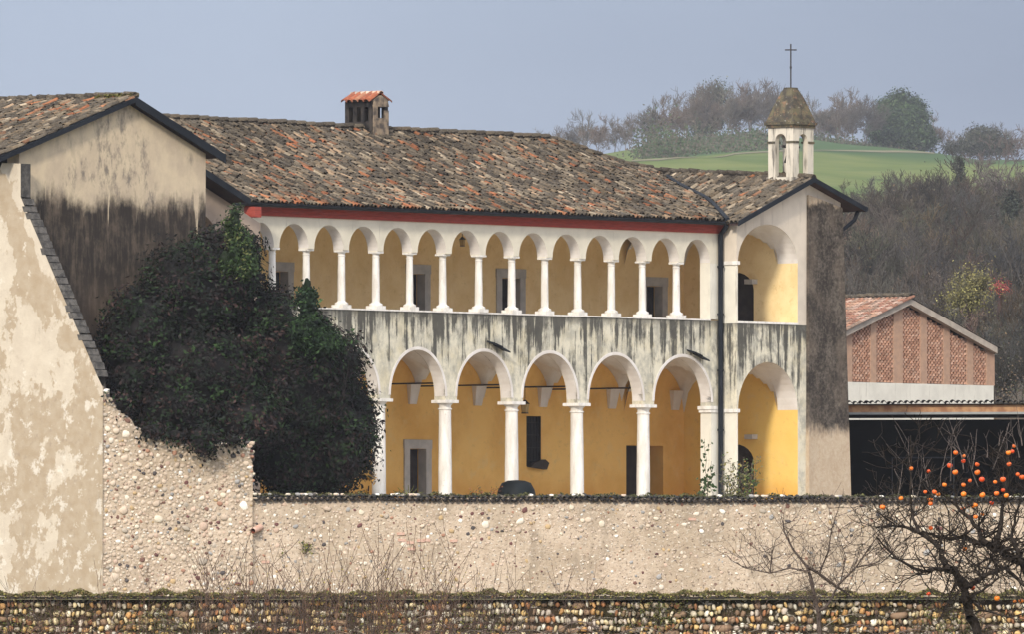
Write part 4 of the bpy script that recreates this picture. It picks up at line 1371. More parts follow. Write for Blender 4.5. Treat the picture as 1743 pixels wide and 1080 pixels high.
for k in range(5):
    y = CY0 - .02 + (CY1 - CY0 + .04) * (k + .5) / 5
    for sx in (-1, 1):
        d = Vector((-sx * .46, 0, .24)).normalized()
        sd_ = d.cross(Vector((0, 0, 1))).normalized(); nr = sd_.cross(d)
        x, z = xm + sx * .58, 18.27
        o = link('roof_tile', CHT[k % 3], CH)
        L = 1.45
        o.matrix_local = Matrix(((sd_.x * 1.3, d.x * L, nr.x * 1.2, x), (sd_.y * 1.3, d.y * L, nr.y * 1.2, y), (sd_.z * 1.3, d.z * L, nr.z * 1.2, z), (0, 0, 0, 1)))
for k in range(3):
    d = Vector((0, 1, .03)).normalized(); sd_ = Vector((1, 0, 0)); nr = sd_.cross(d)
    o = link('ridge_tile', mesh_np('ridge_tile', TV, TF, M['tile'], col=np.tile(((.55, .36, .26), (.56, .42, .33), (.30, .26, .22))[k], (len(TV), 1)), smooth=True), CH)
    o.matrix_local = Matrix(((1.3, 0, 0, xm), (0, d.y, nr.y, CY0 - .05 + k * .42), (0, d.z, nr.z, 18.56), (0, 0, 0, 1)))

# ------------------------------------------------------------------ left wing (mostly behind the gabled house)
vp_a, vp_z = MF.on_y(425, 339, -1.3)
vq_a, vq_z = MF.on_y(352, 291, -1.3)
sl = (vq_z - vp_z) / (vp_a - vq_a)
lap = (vp_a - 4.3, vp_z + sl * 4.3)
mb = MB(); arcade(mb, -30.2, -24.3, 13.08, 0, WB, WB + .7, [(-29.6, -26.35, 13.08, 1.1)], 16, top=lambda x: vp_z + sl * (vp_a - x) - .22)
arcade(mb, -26.35, -24.3, FL, 13.08, WB, WB + .7, []); arcade(mb, -30.2, -29.6, FL, 13.08, WB, WB + .7, [])
mb.obj('left_wing_wall', simple('pinkish_plaster', (0.42, 0.33, 0.26), (0.34, 0.27, 0.22), 1.2), MO)
mb = MB(); mb.box(-24.62, -24.302, WB - .04, -.24, 13.96, 14.3); mb.obj('frieze', M['frieze'], MO)
mb = MB()
mb.quad((vp_a, -1.3, vp_z), (vp_a, 6, vp_z), (lap[0], 6, lap[1]), (lap[0], -1.3, lap[1]))
mb.quad((lap[0], -1.3, lap[1]), (lap[0], 6, lap[1]), (lap[0] - 4, 6, lap[1] - 4 * sl), (lap[0] - 4, -1.3, lap[1] - 4 * sl))
lw = mb.obj('left_wing_roof', M['tile_bed'], MO)
mb = MB(); beam(mb, (lap[0], lap[1] + .02), (vp_a, vp_z + .02), -1.35, -1.302, .22); mb.obj('verge_board', M['gutter'], lw)
mb = MB(); beam(mb, (lap[0], lap[1] - .05), (vp_a - .05, vp_z - .05), -1.30, 5.9, .05); mb.obj('soffit_board', M['soffit'], lw)

# hanging lanterns
def lantern(u, v, b_, zt, sc, label):
    a, z = MF.on_y(u, v, b_)
    L = thing('lantern', label, 'lantern', MF.w(a, b_, z), MF.th)
    b = MB(); b.lathe([(.11 * sc, 0), (.15 * sc, .28 * sc)], 0, 0, 6); b.obj('lantern_glass', simple('amber_glass', (.35, .24, .08), (.3, .2, .06), 3, .2, .5, 0), L)
    b = MB(); b.lathe([(.17 * sc, .282 * sc), (.03 * sc, .42 * sc)], 0, 0, 6); b.lathe([(.12 * sc, -.04 * sc), (.12 * sc, -.002)], 0, 0, 6); b.obj('lantern_cap', M['iron'], L)
    b = MB(); b.tube([(0, 0, .42 * sc), (0, 0, zt - z)], .012, 5); b.obj('chain', M['iron'], L)
lantern(893.5, 703, 2.3, 9.6, 1.0, 'black lantern hanging on a long chain under the lower vault beside the tall grilled window')
lantern(787, 418, 2.3, 14.0, .7, 'small dark lantern hanging high inside the upper loggia')
# ------------------------------------------------------------------ gabled house on the left
GB, VB = -3.4, -3.68
HO = thing('gabled_house', 'tall gabled house with soot black grime over cream plaster and a sloping buttress wall', 'house', (MF.o[0], MF.o[1], 0), MF.th)
ax, az = MF.on_y(230, 166, VB); rx, rz_ = MF.on_y(381, 263, VB); lx, lz = MF.on_y(0, 266, VB)
slR, slL = (az - rz_) / (rx - ax), (az - lz) / (ax - lx)
A0 = -39.32
A1 = MF.on_y(350, 400, GB)[0]
lx2 = A0 - .75; lz2 = az - slL * (ax - lx2)
def gtop(x):
    return (az - slL * (ax - x) if x < ax else az - slR * (x - ax)) - .20
mb = MB()
arcade(mb, A0 + .46, ax, 3.6, 0, GB, GB + .5, [], top=gtop)
arcade(mb, ax, A1, 3.6, 0, GB, GB + .5, [], top=gtop)
mb.obj('gable_wall', M['gable'], HO)
mb = MB(); mb.box(A1 - .5, A1 - .002, GB + .5, 3.0, 3.6, gtop(A1) - .02); mb.obj('side_wall', M['gable'], HO)
# left face and buttress
outl = [(9.0, 1.4), (9.0, 14.9), (-3.0, 15.02), (-3.1, 15.22), (-3.88, 15.18), (-3.88, 14.14), (-7.07, 8.53), (-7.31, 8.16), (-7.31, 1.4)]
mb = MB(); mb.poly(*[(A0, y, z) for y, z in reversed(outl)])
mb.obj('side_wall', M['peeling'], HO)
mb = MB()
mb.quad((A0 + .001, -3.88, 14.14), (A0 + .001, -3.88, 15.18), (A0 + .46, -3.88, 15.18), (A0 + .46, -3.88, 14.14))
mb.quad((A0 + .001, -3.88, 15.18), (A0 + .001, -3.4, 15.20), (A0 + .46, -3.4, 15.20), (A0 + .46, -3.88, 15.18))
mb.quad((A0 + .001, -7.0, 8.5), (A0 + .001, -3.90, 14.10), (A0 + .46, -3.90, 14.10), (A0 + .46, -7.0, 8.5))
mb.quad((A0 + .46, -7.3, 1.4), (A0 + .46, -7.0, 8.5), (A0 + .46, -3.88, 14.14), (A0 + .46, -3.4, 1.4))
mb.quad((A0 + .46, -3.88, 14.14), (A0 + .46, -3.88, 15.18), (A0 + .46, -3.4, 15.20), (A0 + .46, -3.4, 1.4))
bt = mb.obj('buttress', M['coping_dark'], HO)
nb_ = 25
for i in range(nb_):
    t = i / nb_
    y, z = -7.09 + 3.19 * t, 8.5 + 5.62 * t
    q = MB(); hgt = 5.62 / nb_ * RNG.uniform(.8, .97); o_ = RNG.uniform(0, .035)
    q.v = [(A0 - .012 + o_, y - .03 - o_, z), (A0 + .45, y - .03 - o_, z), (A0 + .45, y + .14, z), (A0 - .012 + o_, y + .14, z)]
    q.v += [(a, b + 3.19 / nb_ * .55, c + hgt) for a, b, c in q.v]
    q.f = [(0, 1, 5, 4), (1, 2, 6, 5), (2, 3, 7, 6), (3, 0, 4, 7), (4, 5, 6, 7), (3, 2, 1, 0)]
    q.obj('coping_stone', M['coping_dark'], bt)
# roof
BE = 9.0
mb = MB()
mb.quad((lx2, VB, lz2), (ax, VB, az), (ax, BE, az), (lx2, BE, lz2))
mb.quad((ax, VB, az), (rx, VB, rz_), (rx, BE, rz_), (ax, BE, az))
hroof = mb.obj('roof', M['tile_bed'], HO)
mb = MB(); beam(mb, (lx2 - .1, lz2 - .03 + .01), (ax, az + .03), VB - .05, VB - .002, .17); beam(mb, (ax, az + .03), (rx + .05, rz_ + .0), VB - .05, VB - .002, .27); mb.obj('verge_board', M['gutter'], hroof)
mb = MB(); beam(mb, (lx2, lz2 - .06), (ax, az - .06), VB, GB + .4, .06); beam(mb, (ax, az - .06), (rx, rz_ - .06), VB, 3.0, .06); mb.obj('soffit_board', M['soffit'], hroof)
pos, up_d, redw = [], [], []
b = VB + .05
while b < BE:
    L = math.hypot(ax - lx2, az - lz2); t = 0.0
    while t < L - .1:
        f = t / L
        a = lx2 - .04 + f * (ax - lx2); z = lz2 + f * (az - lz2) + .03 * math.sin(b) + .02
        pos.append((a, b + RNG.normal(0, .012), z + RNG.uniform(-.01, .035)))
        d = np.array([ax - lx2, RNG.normal(0, .1), az - lz2 - .1]); up_d.append(d / np.linalg.norm(d)); redw.append(.14)
        t += .295 + RNG.normal(0, .014)
    b += .176
X, Yv, Zn = axes(np.array(up_d), np.array([0.0, -1, 0]), .05)
place_tiles('roof_tiles', hroof, np.array(pos), X, Yv, Zn, 300, MF, red=np.array(redw))
ridge_row(hroof, (ax, VB), (ax, BE), lambda x, y: az + .04, 31)
# moss on the last ridge tiles
C = np.stack([RNG.uniform(-.25, .2, 700) + ax, VB + RNG.uniform(0, 1.5, 700), np.full(700, az + .13)], axis=1); C[:, 2] += -np.abs(C[:, 0] - ax) * .3 + RNG.uniform(-.05, .05, 700)
V, Fc, c = leaves_np(C, np.tile((0, 0, 1.0), (700, 1)), .09, np.array([[.11, .10, .03]]) * RNG.uniform(.5, 1.5, (700, 1)), .8)
link('moss', mesh_np('moss', V, Fc, M['leaf'], col=c), hroof, kind='stuff')

# ------------------------------------------------------------------ rubble wall and coped courtyard wall
wx, wy, _ = MF.w(A0, -7.31, 0)
WF = Frame(wx, wy, 17)
XR = WF.on_y(430, 850, 0)[0]
XE = WF.on_y(1990, 850, 0)[0]
ST_PAL = np.array([[.68, .60, .50], [.78, .74, .67], [.56, .45, .35], [.62, .51, .40], [.66, .58, .46], [.55, .41, .32], [.20, .11, .085], [.15, .07, .065], [.34, .33, .32], [.09, .08, .08], [.50, .36, .20], [.40, .22, .15], [.44, .38, .31]])
ST_W = np.array([15, 13, 9, 11, 11, 8, 5.5, 4, 6, 3.5, 5, 4, 8.0]); ST_W /= ST_W.sum()
BANK = stone_bank(ST_PAL, 39)

def wall_sheet(xs, ztop, z0, y, seed, step=.22, amp=.03):
    """front skin with slight waves; ztop(x)."""
    rng = np.random.default_rng(seed)
    n = len(xs); m = 14
    V = np.zeros((n, m + 1, 3))
    for i, x in enumerate(xs):
        zt = ztop(x)
        V[i, :, 0] = x
        V[i, :, 2] = np.linspace(z0, zt, m + 1)
        V[i, :, 1] = y + amp * (rng.random(m + 1) - .5)
    idq = np.arange(n * (m + 1)).reshape(n, m + 1)
    f = np.stack([idq[:-1, :-1], idq[1:, :-1], idq[1:, 1:], idq[:-1, 1:]], axis=-1).reshape(-1, 4)
    return V, f, idq

def solid_wall(name, parent, mat, xs, ztop, z0, thick, seed):
    V, f, idq = wall_sheet(xs, ztop, z0, 0, seed)
    n, m1 = V.shape[:2]
    Bk = V.copy(); Bk[:, :, 1] = thick
    off = n * m1
    fb = f[:, ::-1] + off
    ft = np.stack([idq[:-1, -1], idq[1:, -1], idq[1:, -1] + off, idq[:-1, -1] + off], axis=-1)
    fl = np.stack([idq[0, 1:], idq[0, :-1], idq[0, :-1] + off, idq[0, 1:] + off], axis=-1)
    fr = np.stack([idq[-1, :-1], idq[-1, 1:], idq[-1, 1:] + off, idq[-1, :-1] + off], axis=-1)
    me = mesh_np(name, np.concatenate([V.reshape(-1, 3), Bk.reshape(-1, 3)]), np.concatenate([f, fb, ft, fl, fr]), mat)
    return link(name, me, parent)

def dart(n, x0, x1, z0, zt, rs, seed, gap=1.02, tries=14):
    rng = np.random.default_rng(seed)
    P, R = [], []
    PX, PZ, PR = np.zeros(n), np.zeros(n), np.zeros(n)
    k = 0
    for r in rs[:n]:
        for _ in range(tries):
            x, z = rng.uniform(x0, x1), rng.uniform(z0, 1) if False else None
            top = zt(x)
            z = rng.uniform(z0, top - r * .6)
            if k == 0 or np.all((PX[:k] - x) ** 2 + (PZ[:k] - z) ** 2 > ((PR[:k] + r) * gap) ** 2):
                PX[k], PZ[k], PR[k] = x, z, r
                k += 1
                break
    return PX[:k], PZ[:k], PR[:k]

rub_px = [(172, 652), (185, 675), (205, 702), (228, 724), (250, 736), (275, 742), (300, 748), (325, 760), (350, 765), (372, 760), (392, 752), (412, 752), (424, 762), (430, 790)]
rub = [WF.on_y(u, v, 0) for u, v in rub_px]
rub_x, rub_z = np.array([p[0] for p in rub]), np.array([p[1] for p in rub])
rub_top = lambda x: float(np.interp(x, rub_x, rub_z)) + .06 * math.sin(x * 9) + .04 * math.sin(x * 23)
RW = thing('rubble_wall', 'broken rubble wall of white and brown cobbles with a ragged top, next to the plaster buttress', 'wall', (WF.o[0], WF.o[1], 0), WF.th)
solid_wall('wall_core', RW, M['mortar'], np.linspace(0.003, XR, 48), rub_top, 1.3, .75, 3)
rs = np.sort(np.concatenate([RNG.uniform(.11, .17, 18), RNG.uniform(.075, .11, 190), RNG.uniform(.05, .075, 800), RNG.uniform(.03, .05, 1300)]))[::-1]
PX, PZ, PR = dart(len(rs), .05, XR - .03, 1.5, rub_top, rs, 11, gap=.88)
n = len(PX)
el = RNG.uniform(.55, 1.0, n)
ids = RNG.choice(13, p=ST_W, size=n)
cols = ST_PAL[ids] * RNG.uniform(.75, 1.1, (n, 1))
cols = np.where(RNG.random((n, 1)) < .42, np.array([[.55, .45, .355]]) * RNG.uniform(.85, 1.15, (n, 1)), cols)
scatter_stones(RW, np.stack([PX, RNG.uniform(-.01, .02, n), PZ], 1), np.stack([PR, PR * RNG.uniform(.40, .7, n), PR * el], 1), cols, RNG.uniform(-.7, .7, n), 300, mesh_bank=BANK)

for k in range(46):
    zz = RNG.uniform(ztop_guess := 4.75, 6.5); r = RNG.uniform(.05, .10)
    o = link('stone', BANK[0][int(RNG.choice(39))], RW, (XR + RNG.uniform(-.03, .05), RNG.uniform(.02, .6), zz)); o.scale = (r * 1.2, r, r * .8)
for k in range(60):
    xx = RNG.uniform(.1, XR - .05); r = RNG.uniform(.04, .09)
    o = link('stone', BANK[0][int(RNG.choice(39))], RW, (xx, RNG.uniform(.0, .5), rub_top(xx) + RNG.uniform(-.03, .04))); o.scale = (r * 1.2, r, r * .8)
CW = thing('courtyard_wall', 'long lime mortared cobble wall topped by a row of dark coping tiles', 'wall', (WF.o[0], WF.o[1], 0), WF.th)
ztop = WF.on_y(860, 853, 0)[1]
cw_top = lambda x: ztop
solid_wall('wall_core', CW, M['mortar'], np.linspace(XR + .004, XE, 150), cw_top, 1.3, .55, 5)
def cw_count(n_big, n_mid, n_small, n_tiny):
    return np.sort(np.concatenate([RNG.uniform(.11, .16, n_big), RNG.uniform(.07, .11, n_mid), RNG.uniform(.045, .07, n_small), RNG.uniform(.025, .045, n_tiny)]))[::-1]
rs = cw_count(34, 260, 1300, 2800)
PX, PZ, PR = dart(len(rs), XR + .1, XE - .1, 1.75, lambda x: ztop - .03, rs, 13, tries=6)
keep = ~((PZ < 3.6) & (PR > .07) & (RNG.random(len(PX)) < .75))
PX, PZ, PR = PX[keep], PZ[keep], PR[keep]
# the lower right of the wall keeps more of its lime coat
keep = ~((PX > 14) & (PZ < 3.7) & (RNG.random(len(PX)) < .45) & (PR > .04))
PX, PZ, PR = PX[keep], PZ[keep], PR[keep]
n = len(PX)
ids = RNG.choice(13, p=ST_W, size=n)
cols = ST_PAL[ids] * RNG.uniform(.8, 1.15, (n, 1))
cols = np.where((PR < .06)[:, None] & (RNG.random((n, 1)) < .45), np.array([[.56, .455, .37]]) * RNG.uniform(.85, 1.2, (n, 1)), cols)
scatter_stones(CW, np.stack([PX, RNG.uniform(-.008, .014, n), PZ], 1), np.stack([PR, PR * RNG.uniform(.30, .5, n), PR * RNG.uniform(.5, 1.0, n)], 1), cols, RNG.uniform(-.5, .5, n), 300, mesh_bank=BANK)
# a patch of bricks let into the wall
for u, v in ((682, 910), (684, 921), (698, 925), (716, 922), (726, 921), (772, 922), (452, 958), (1178, 885), (700, 936)):
    x, z = WF.on_y(u, v, 0)
    q = MB(); q.box(-.12, .12, -.03, .10, -.04, .04)
    o = q.obj('brick', M['terracotta'], CW); o.location = (x, 0, z); o.rotation_euler = (0, RNG.uniform(-.08, .08), 0)
# coping tiles, pans hanging below covers
CTM = [mesh_np('coping_tile', TV, TF, M['tile'], col=np.tile(c, (len(TV), 1)), smooth=True) for c in ((.035, .033, .034), (.05, .045, .04), (.028, .027, .03), (.07, .06, .05), (.10, .085, .07), (.045, .045, .045))]
PANV = TV.copy(); PANV[:, 2] *= -1
def solid_pan():
    V, Fc = TV.copy(), [tuple(f) for f in TF]
    V[:, 2] *= -1
    Fc = [tuple(reversed(f)) for f in Fc]
    Fc.append(tuple(range(0, 7)))
    return V, Fc
SPV, SPF = solid_pan()
PTM = [mesh_np('pan_tile', SPV, SPF, M['tile'], col=np.tile(c, (len(SPV), 1)), smooth=False) for c in ((.03, .026, .026), (.022, .02, .022), (.045, .036, .032))]
mb = MB(); mb.prism([(XR, ztop + .002), (XE, ztop + .002), (XE, ztop + .07), (XR, ztop + .07)], -.015, .62); mb.obj('coping_bed', M['mortar'], CW)
x = XR + .1; k = 0
while x < XE:
    sgz = .03 * math.sin(x * .9) + RNG.normal(0, .012)
    for kind in (0, 1):
        xx = x + (.094 if kind else 0) + RNG.normal(0, .01)
        d = Vector((RNG.normal(0, .05), 1, .16 + RNG.normal(0, .03))).normalized(); sd_ = (Vector((1, 0, 0)) - d * d.x).normalized(); nr = sd_.cross(d)
        me = PTM[RNG.integers(3)] if kind == 0 else CTM[RNG.integers(6)]
        o = link('pan_tile' if kind == 0 else 'coping_tile', me, CW)
        zz = ztop + .048 + sgz * .6 + (.012 if kind else 0)
        w = .90 if kind == 0 else .74
        o.matrix_local = Matrix(((sd_.x * w, d.x, nr.x * w, xx), (sd_.y * w, d.y, nr.y * w, -.15 + (.03 if kind else 0)), (sd_.z * w, d.z, nr.z * w, zz), (0, 0, 0, 1)))
    x += .190
# a second row hides the ridge of the coping
n = int((XE - XR) / .19)
pos = np.stack([XR + .1 + np.arange(n) * .19, np.full(n, .22), ztop + .10 + RNG.normal(0, .012, n)], 1)
V = pos[:, None] + TV[None] * np.array([1, 1, .9]); fc = (TF[None] + (np.arange(n) * len(TV))[:, None, None]).reshape(-1, 4)
link('rear_coping_tiles', mesh_np('rear_coping_tiles', V.reshape(-1, 3), fc, M['tile'], col=np.repeat(np.array([[.07, .065, .05]]) * RNG.uniform(.5, 1.8, (n, 1)), len(TV), axis=0), smooth=True), CW, kind='stuff')
# pale lumps and moss that lie along the coping
n = 60
lx_ = np.concatenate([RNG.uniform(XR, XR + 5.5, 22), RNG.uniform(XR, XE, 38)])
for x in lx_:
    r = RNG.uniform(.035, .075)
    o = link('stone', BANK[0][int(RNG.choice([0, 1, 2, 4, 8, 9]))], CW, (x, RNG.uniform(-.02, .1), ztop + .165)); o.scale = (r * 1.5, r, r * .8)
C = np.stack([RNG.uniform(XR, XE, 5200), RNG.uniform(-.05, .35, 5200), np.full(5200, ztop + .15)], 1)
C[:, 2] += .07 * np.sin(C[:, 0] * 3.1) * np.sin(C[:, 0] * 7.7) + RNG.uniform(-.04, .05, 5200)
V, Fc, c = leaves_np(C, np.tile((0, -.3, 1.0), (5200, 1)), RNG.uniform(.04, .1, 5200), np.array([[.075, .075, .03]]) * RNG.uniform(.3, 1.6, (5200, 1)), .7)
link('moss', mesh_np('moss', V, Fc, M['leaf'], col=c), CW, kind='stuff')
# clay drain pipe
px_, pz_ = WF.on_y(430, 905, -.35)
q = MB(); q.lathe([(.085, 0), (.10, .02), (.10, .55)], 0, 0, 14); q.v = [(x, y, z) for x, y, z in q.v]; q.f = q.f[:-2]
o = q.obj('drain_pipe', M['terracotta'], CW, smooth=True); o.location = (px_, -.38, pz_); o.rotation_euler = (math.radians(-78), 0, math.radians(-42))
q = MB(); q.lathe([(.078, 0.01), (.078, .5)], 0, 0, 14); q.f = [tuple(reversed(f)) for f in q.f[:-2]]; q.v.append((0, 0, .3)); q.poly(*[(.078 * math.cos(t), .078 * math.sin(t), .3) for t in np.linspace(0, 2 * math.pi, 12, endpoint=False)])
q.obj('pipe_bore', M['terracotta_in'], o)

# ------------------------------------------------------------------ near cobble wall
NY = 270.0
NW = thing('cobble_wall', 'low foreground wall of rounded river cobbles in rows under a mossy coping', 'wall', (0, NY, 0))
mb = MB(); mb.box(-13.5, 13.5, .05, .45, -1.7, 1.08); mb.obj('wall_core', M['mortar_dark'], NW)
CB_PAL = np.array([[.82, .78, .66], [.74, .62, .38], [.66, .46, .20], [.56, .32, .13], [.42, .20, .10], [.76, .68, .52], [.60, .52, .44], [.30, .20, .13], [.44, .38, .30], [.70, .54, .30]])
CB_W = np.array([10, 14, 13, 12, 10, 11, 7, 9, 7, 9.0]); CB_W /= CB_W.sum()
CBANK = stone_bank(CB_PAL, 40)
P, S_, Rr, Cc = [], [], [], []
z = .96; row = 0
while z > -.35:
    x = -13.4 + RNG.uniform(0, .1)
    lean = .35 * (1 if row % 2 else -1)
    while x < 13.4:
        if RNG.random() < .018:
            w = RNG.uniform(.13, .22)
            c = np.array([.22, .10, .065]) * RNG.uniform(.8, 1.3); h = RNG.uniform(.06, .09)
            lr = RNG.uniform(-.2, .2)
        else:
            w = RNG.choice([RNG.uniform(.030, .05), RNG.uniform(.045, .085)]); h = RNG.uniform(.050, .082); c = CB_PAL[RNG.choice(10, p=CB_W)] * RNG.uniform(.5, 1.15); lr = lean * RNG.uniform(.2, 1.3)
        if not (RNG.random() < .10 and 1):
            P.append((x + w, RNG.uniform(-.01, .045), z + .03 * math.sin(x * 1.1 + row) + .012 * math.sin(x * 4.3 + row * 2) + RNG.normal(0, .017))); S_.append((w * .96, RNG.uniform(.07, .13), h)); Rr.append(lr); Cc.append(c)
        x += 2 * w * .97 + RNG.uniform(-.008, .012)
    z -= .158 + RNG.normal(0, .006); row += 1
P, S_, Rr, Cc = map(np.array, (P, S_, Rr, Cc))
vis = P[:, 2] > .30
o_ = np.argsort(~vis, kind='stable')
S2 = S_.copy(); S2[vis] *= 1.0
# pieces: the largest of those in view; the rest joined
P, S_, Rr, Cc, vis = P[o_], S_[o_], Rr[o_], Cc[o_], vis[o_]
nv = int(vis.sum())
rank = np.argsort(-(S_[:nv, 0] * S_[:nv, 2]))
sel = np.concatenate([rank[:300], rank[300:], np.arange(nv, len(P))])
P, S_, Rr, Cc = P[sel], S_[sel], Rr[sel], Cc[sel]
big = P[:300], S_[:300], Cc[:300], Rr[:300]
scatter_stones(NW, big[0], big[1], big[2], big[3], 300, mesh_bank=CBANK)
scatter_stones(NW, P[300:], S_[300:], Cc[300:], Rr[300:], 0, mesh_bank=CBANK)
# coping slabs under the moss
x = -13.5
while x < 13.5:
    w = RNG.uniform(.28, .5)
    q = MB(); q.box(x + .005, x + w - .005, -.19, .55, 1.085 + RNG.uniform(0, .02), 1.14 + RNG.uniform(0, .025)); q.obj('coping_slab', M['tile_bed'], NW)
    x += w
n = 34000
C = np.stack([RNG.uniform(-13.5, 13.5, n), RNG.uniform(-.24, .5, n), np.zeros(n)], 1)
hill_ = .055 * (np.sin(C[:, 0] * 2.3) * np.sin(C[:, 0] * 5.1 + 1) + np.sin(C[:, 0] * 11) * .5) + .045
C[:, 2] = 1.15 + np.maximum(0, hill_) * RNG.uniform(.2, 1.1, n) + RNG.uniform(0, .05, n) - np.clip((-.12 - C[:, 1]) / .12, 0, 1) * RNG.uniform(0, .12, n)
pm = np.array([[.125, .115, .035], [.075, .075, .028], [.15, .11, .05], [.09, .06, .035], [.20, .18, .055]])[RNG.choice(5, p=[.28, .27, .17, .2, .08], size=n)]
V, Fc, c = leaves_np(C, np.tile((0, -.4, 1.0), (n, 1)), RNG.uniform(.03, .08, n), pm * RNG.uniform(.5, 1.4, (n, 1)), .7)
link('moss', mesh_np('moss', V, Fc, M['leaf'], col=c), NW, kind='stuff')
# ivy and dry growth creeping over the cobbles
n = 5200
cxs = RNG.choice([-10.5, -9.8, -7.5, -3.9, -3.2, -2.6, -1.2, -.5, 3.0, 6.5, 9.0], 60) + RNG.normal(0, .35, 60); czs = RNG.uniform(.2, 1.0, 60)
k = RNG.integers(0, 60, n)
C = np.stack([cxs[k] + RNG.normal(0, .35, n), -.10 + RNG.uniform(-.06, .04, n), np.minimum(czs[k] + RNG.normal(0, .16, n), 1.1)], 1)
pm = np.array([[.09, .11, .03], [.12, .085, .045], [.07, .055, .035], [.16, .15, .05]])[RNG.choice(4, size=n)]
V, Fc, c = leaves_np(C, np.tile((0, -1.0, .3), (n, 1)), RNG.uniform(.025, .06, n), pm * RNG.uniform(.5, 1.3, (n, 1)), .6)
link('creeping_growth', mesh_np('creeping_growth', V, Fc, M['leaf'], col=c), NW, kind='stuff')

# ------------------------------------------------------------------ shed on the right
s0 = at(1437, 700, 447)
SF = Frame(s0[0], s0[1], -9)
SH = thing('open_shed', 'low open fronted shed with a rusty beam and pitch dark interior', 'shed', (SF.o[0], SF.o[1], 0), SF.th)
zb0 = SF.on_y(1437, 704, 0)[1]; zt0 = SF.on_y(1437, 690, 0)[1]
mb = MB(); mb.box(-1.2, 10, -.05, .30, zb0, zt0); mb.obj('lintel_beam', M['shed_beam'], SH)
mb = MB(); mb.box(-1.2, 10, -.08, -.052, zb0 - .06, zb0 + .02); mb.obj('metal_edge', M['shed_edge'], SH)
mb = MB(); mb.quad((-1.2, -.2, zt0 + .02), (10, -.2, zt0 + .02), (10, 7, zt0 - .3), (-1.2, 7, zt0 - .3)); mb.quad((-1.2, 7, zt0 - .34), (10, 7, zt0 - .34), (10, -.2, zt0 - .02), (-1.2, -.2, zt0 - .02)); sroof = mb.obj('roof', M['tile_bed'], SH)
for i in range(56):
    x = -1.2 + i * .2
    o = link('roof_tile', CTM[RNG.integers(6)], sroof, (x, -.25, zt0 + .05 + RNG.normal(0, .012))); o.rotation_euler = (-.04, 0, RNG.normal(0, .04)); 
mb = MB(); mb.box(-1.2, 10, 6.8, 7, 3.5, zt0 - .4); mb.box(-1.3, -1.2, -.05, 7, 3.5, zb0); mb.box(10, 10.1, -.05, 7, 3.5, zb0); mb.obj('back_wall', M['shed_shade'], SH)
mb = MB(); mb.quad((-1.2, -.05, 4.42), (10, -.05, 4.42), (10, 6.8, 4.42), (-1.2, 6.8, 4.42)); mb.obj('shed_floor', M['shed_shade'], SH)
mb = MB()
for x in (1.45, 3.6): mb.box(x, x + .04, 1.5, 1.54, 4.43, 6.7)
mb.box(1.45, 3.64, 1.5, 1.54, 6.7, 6.74); mb.obj('door_frame', M['gutter'], SH)

# ------------------------------------------------------------------ brick barn behind
s1 = at(1690, 655, 500)
BF = Frame(s1[0], s1[1], 50)
BA = thing('brick_barn', 'brick barn with a pierced lattice gable between piers above a whitewashed base', 'barn', (BF.o[0], BF.o[1], 0), BF.th)
bx = lambda u: BF.on_y(u, 620, 0)[0]
apx, apz = BF.on_y(1549, 508, -.25); brx, brz = BF.on_y(1697, 592, -.25)
bsl = (apz - brz) / (brx - apx); blx = 2 * apx - brx
zbase = BF.on_y(1560, 654, 0)[1]
def btop(x): return apz - bsl * abs(x - apx) - .22
mb = MB(); mb.box(blx + .3, 0.0, -.04, .4, 4.6, zbase); mb.obj('base_wall', M['barn_white'], BA)
mb = MB(); mb.box(blx + .3, brx - .25, .9, 1.0, zbase, zbase + .1)
mb.quad((blx + .3, 1.0, zbase), (brx - .3, 1.0, zbase), (brx - .3, 1.0, btop(brx - .3)), (apx, 1.0, btop(apx)), (blx + .3, 1.0, btop(blx + .3)))
mb.obj('inner_wall', M['void'], BA)
piers = [(1438, 1450), (1481, 1491), (1520, 1536), (1566, 1577), (1605, 1616), (1645, 1656), (1678, 1692)]
px = [(bx(a), bx(b)) for a, b in piers]
px = [(2 * apx - px[4][0] - .5 - (px[4][1] - px[4][0]), 2 * apx - px[4][0] - .5)] * 0 + [(px[0][0] - 2.6, px[0][0] - 2.3), (px[0][0] - 1.35, px[0][0] - 1.0)] + px
for a, b in px:
    q = MB(); n_ = 1
    q.prism([(a, zbase), (b, zbase), (b, btop(b)), (apx, btop(apx)) if a < apx < b else ((a + b) / 2, btop((a + b) / 2)), (a, btop(a))], -.03, .25); q.obj('pier', M['barn_pier'], BA)
BR_PAL = np.array([[.47, .27, .185], [.51, .30, .21], [.43, .24, .165], [.52, .33, .24]])
for (a0_, a1_), (b0_, b1_) in zip(px[:-1], px[1:]):
    V, Fc, Cc_ = [], [], []
    z = zbase + .02; r = 0
    while z < btop((a1_ + b0_) / 2) + .6:
        x = a1_ + (0 if r % 2 else -.105)
        while x < b0_:
            xa, xb = max(x, a1_), min(x + .118, b0_)
            if xb - xa > .02 and z + .06 < min(btop(xa), btop(xb)) - .05:
                n_ = len(V)
                V += [(xa, .0, z), (xb, .0, z), (xb, .16, z), (xa, .16, z), (xa, .0, z + .088), (xb, .0, z + .088), (xb, .16, z + .088), (xa, .16, z + .088)]
                Fc += [tuple(n_ + i for i in f) for f in ((0, 1, 5, 4), (1, 2, 6, 5), (2, 3, 7, 6), (3, 0, 4, 7), (4, 5, 6, 7), (3, 2, 1, 0))]
                c = BR_PAL[RNG.integers(4)] * RNG.uniform(.8, 1.2); Cc_ += [c] * 8
            x += .21
        z += .094; r += 1
    if V:
        link('brick_lattice', mesh_np('brick_lattice', np.array(V), Fc, M['brick'], col=np.array(Cc_)), BA, kind='stuff')
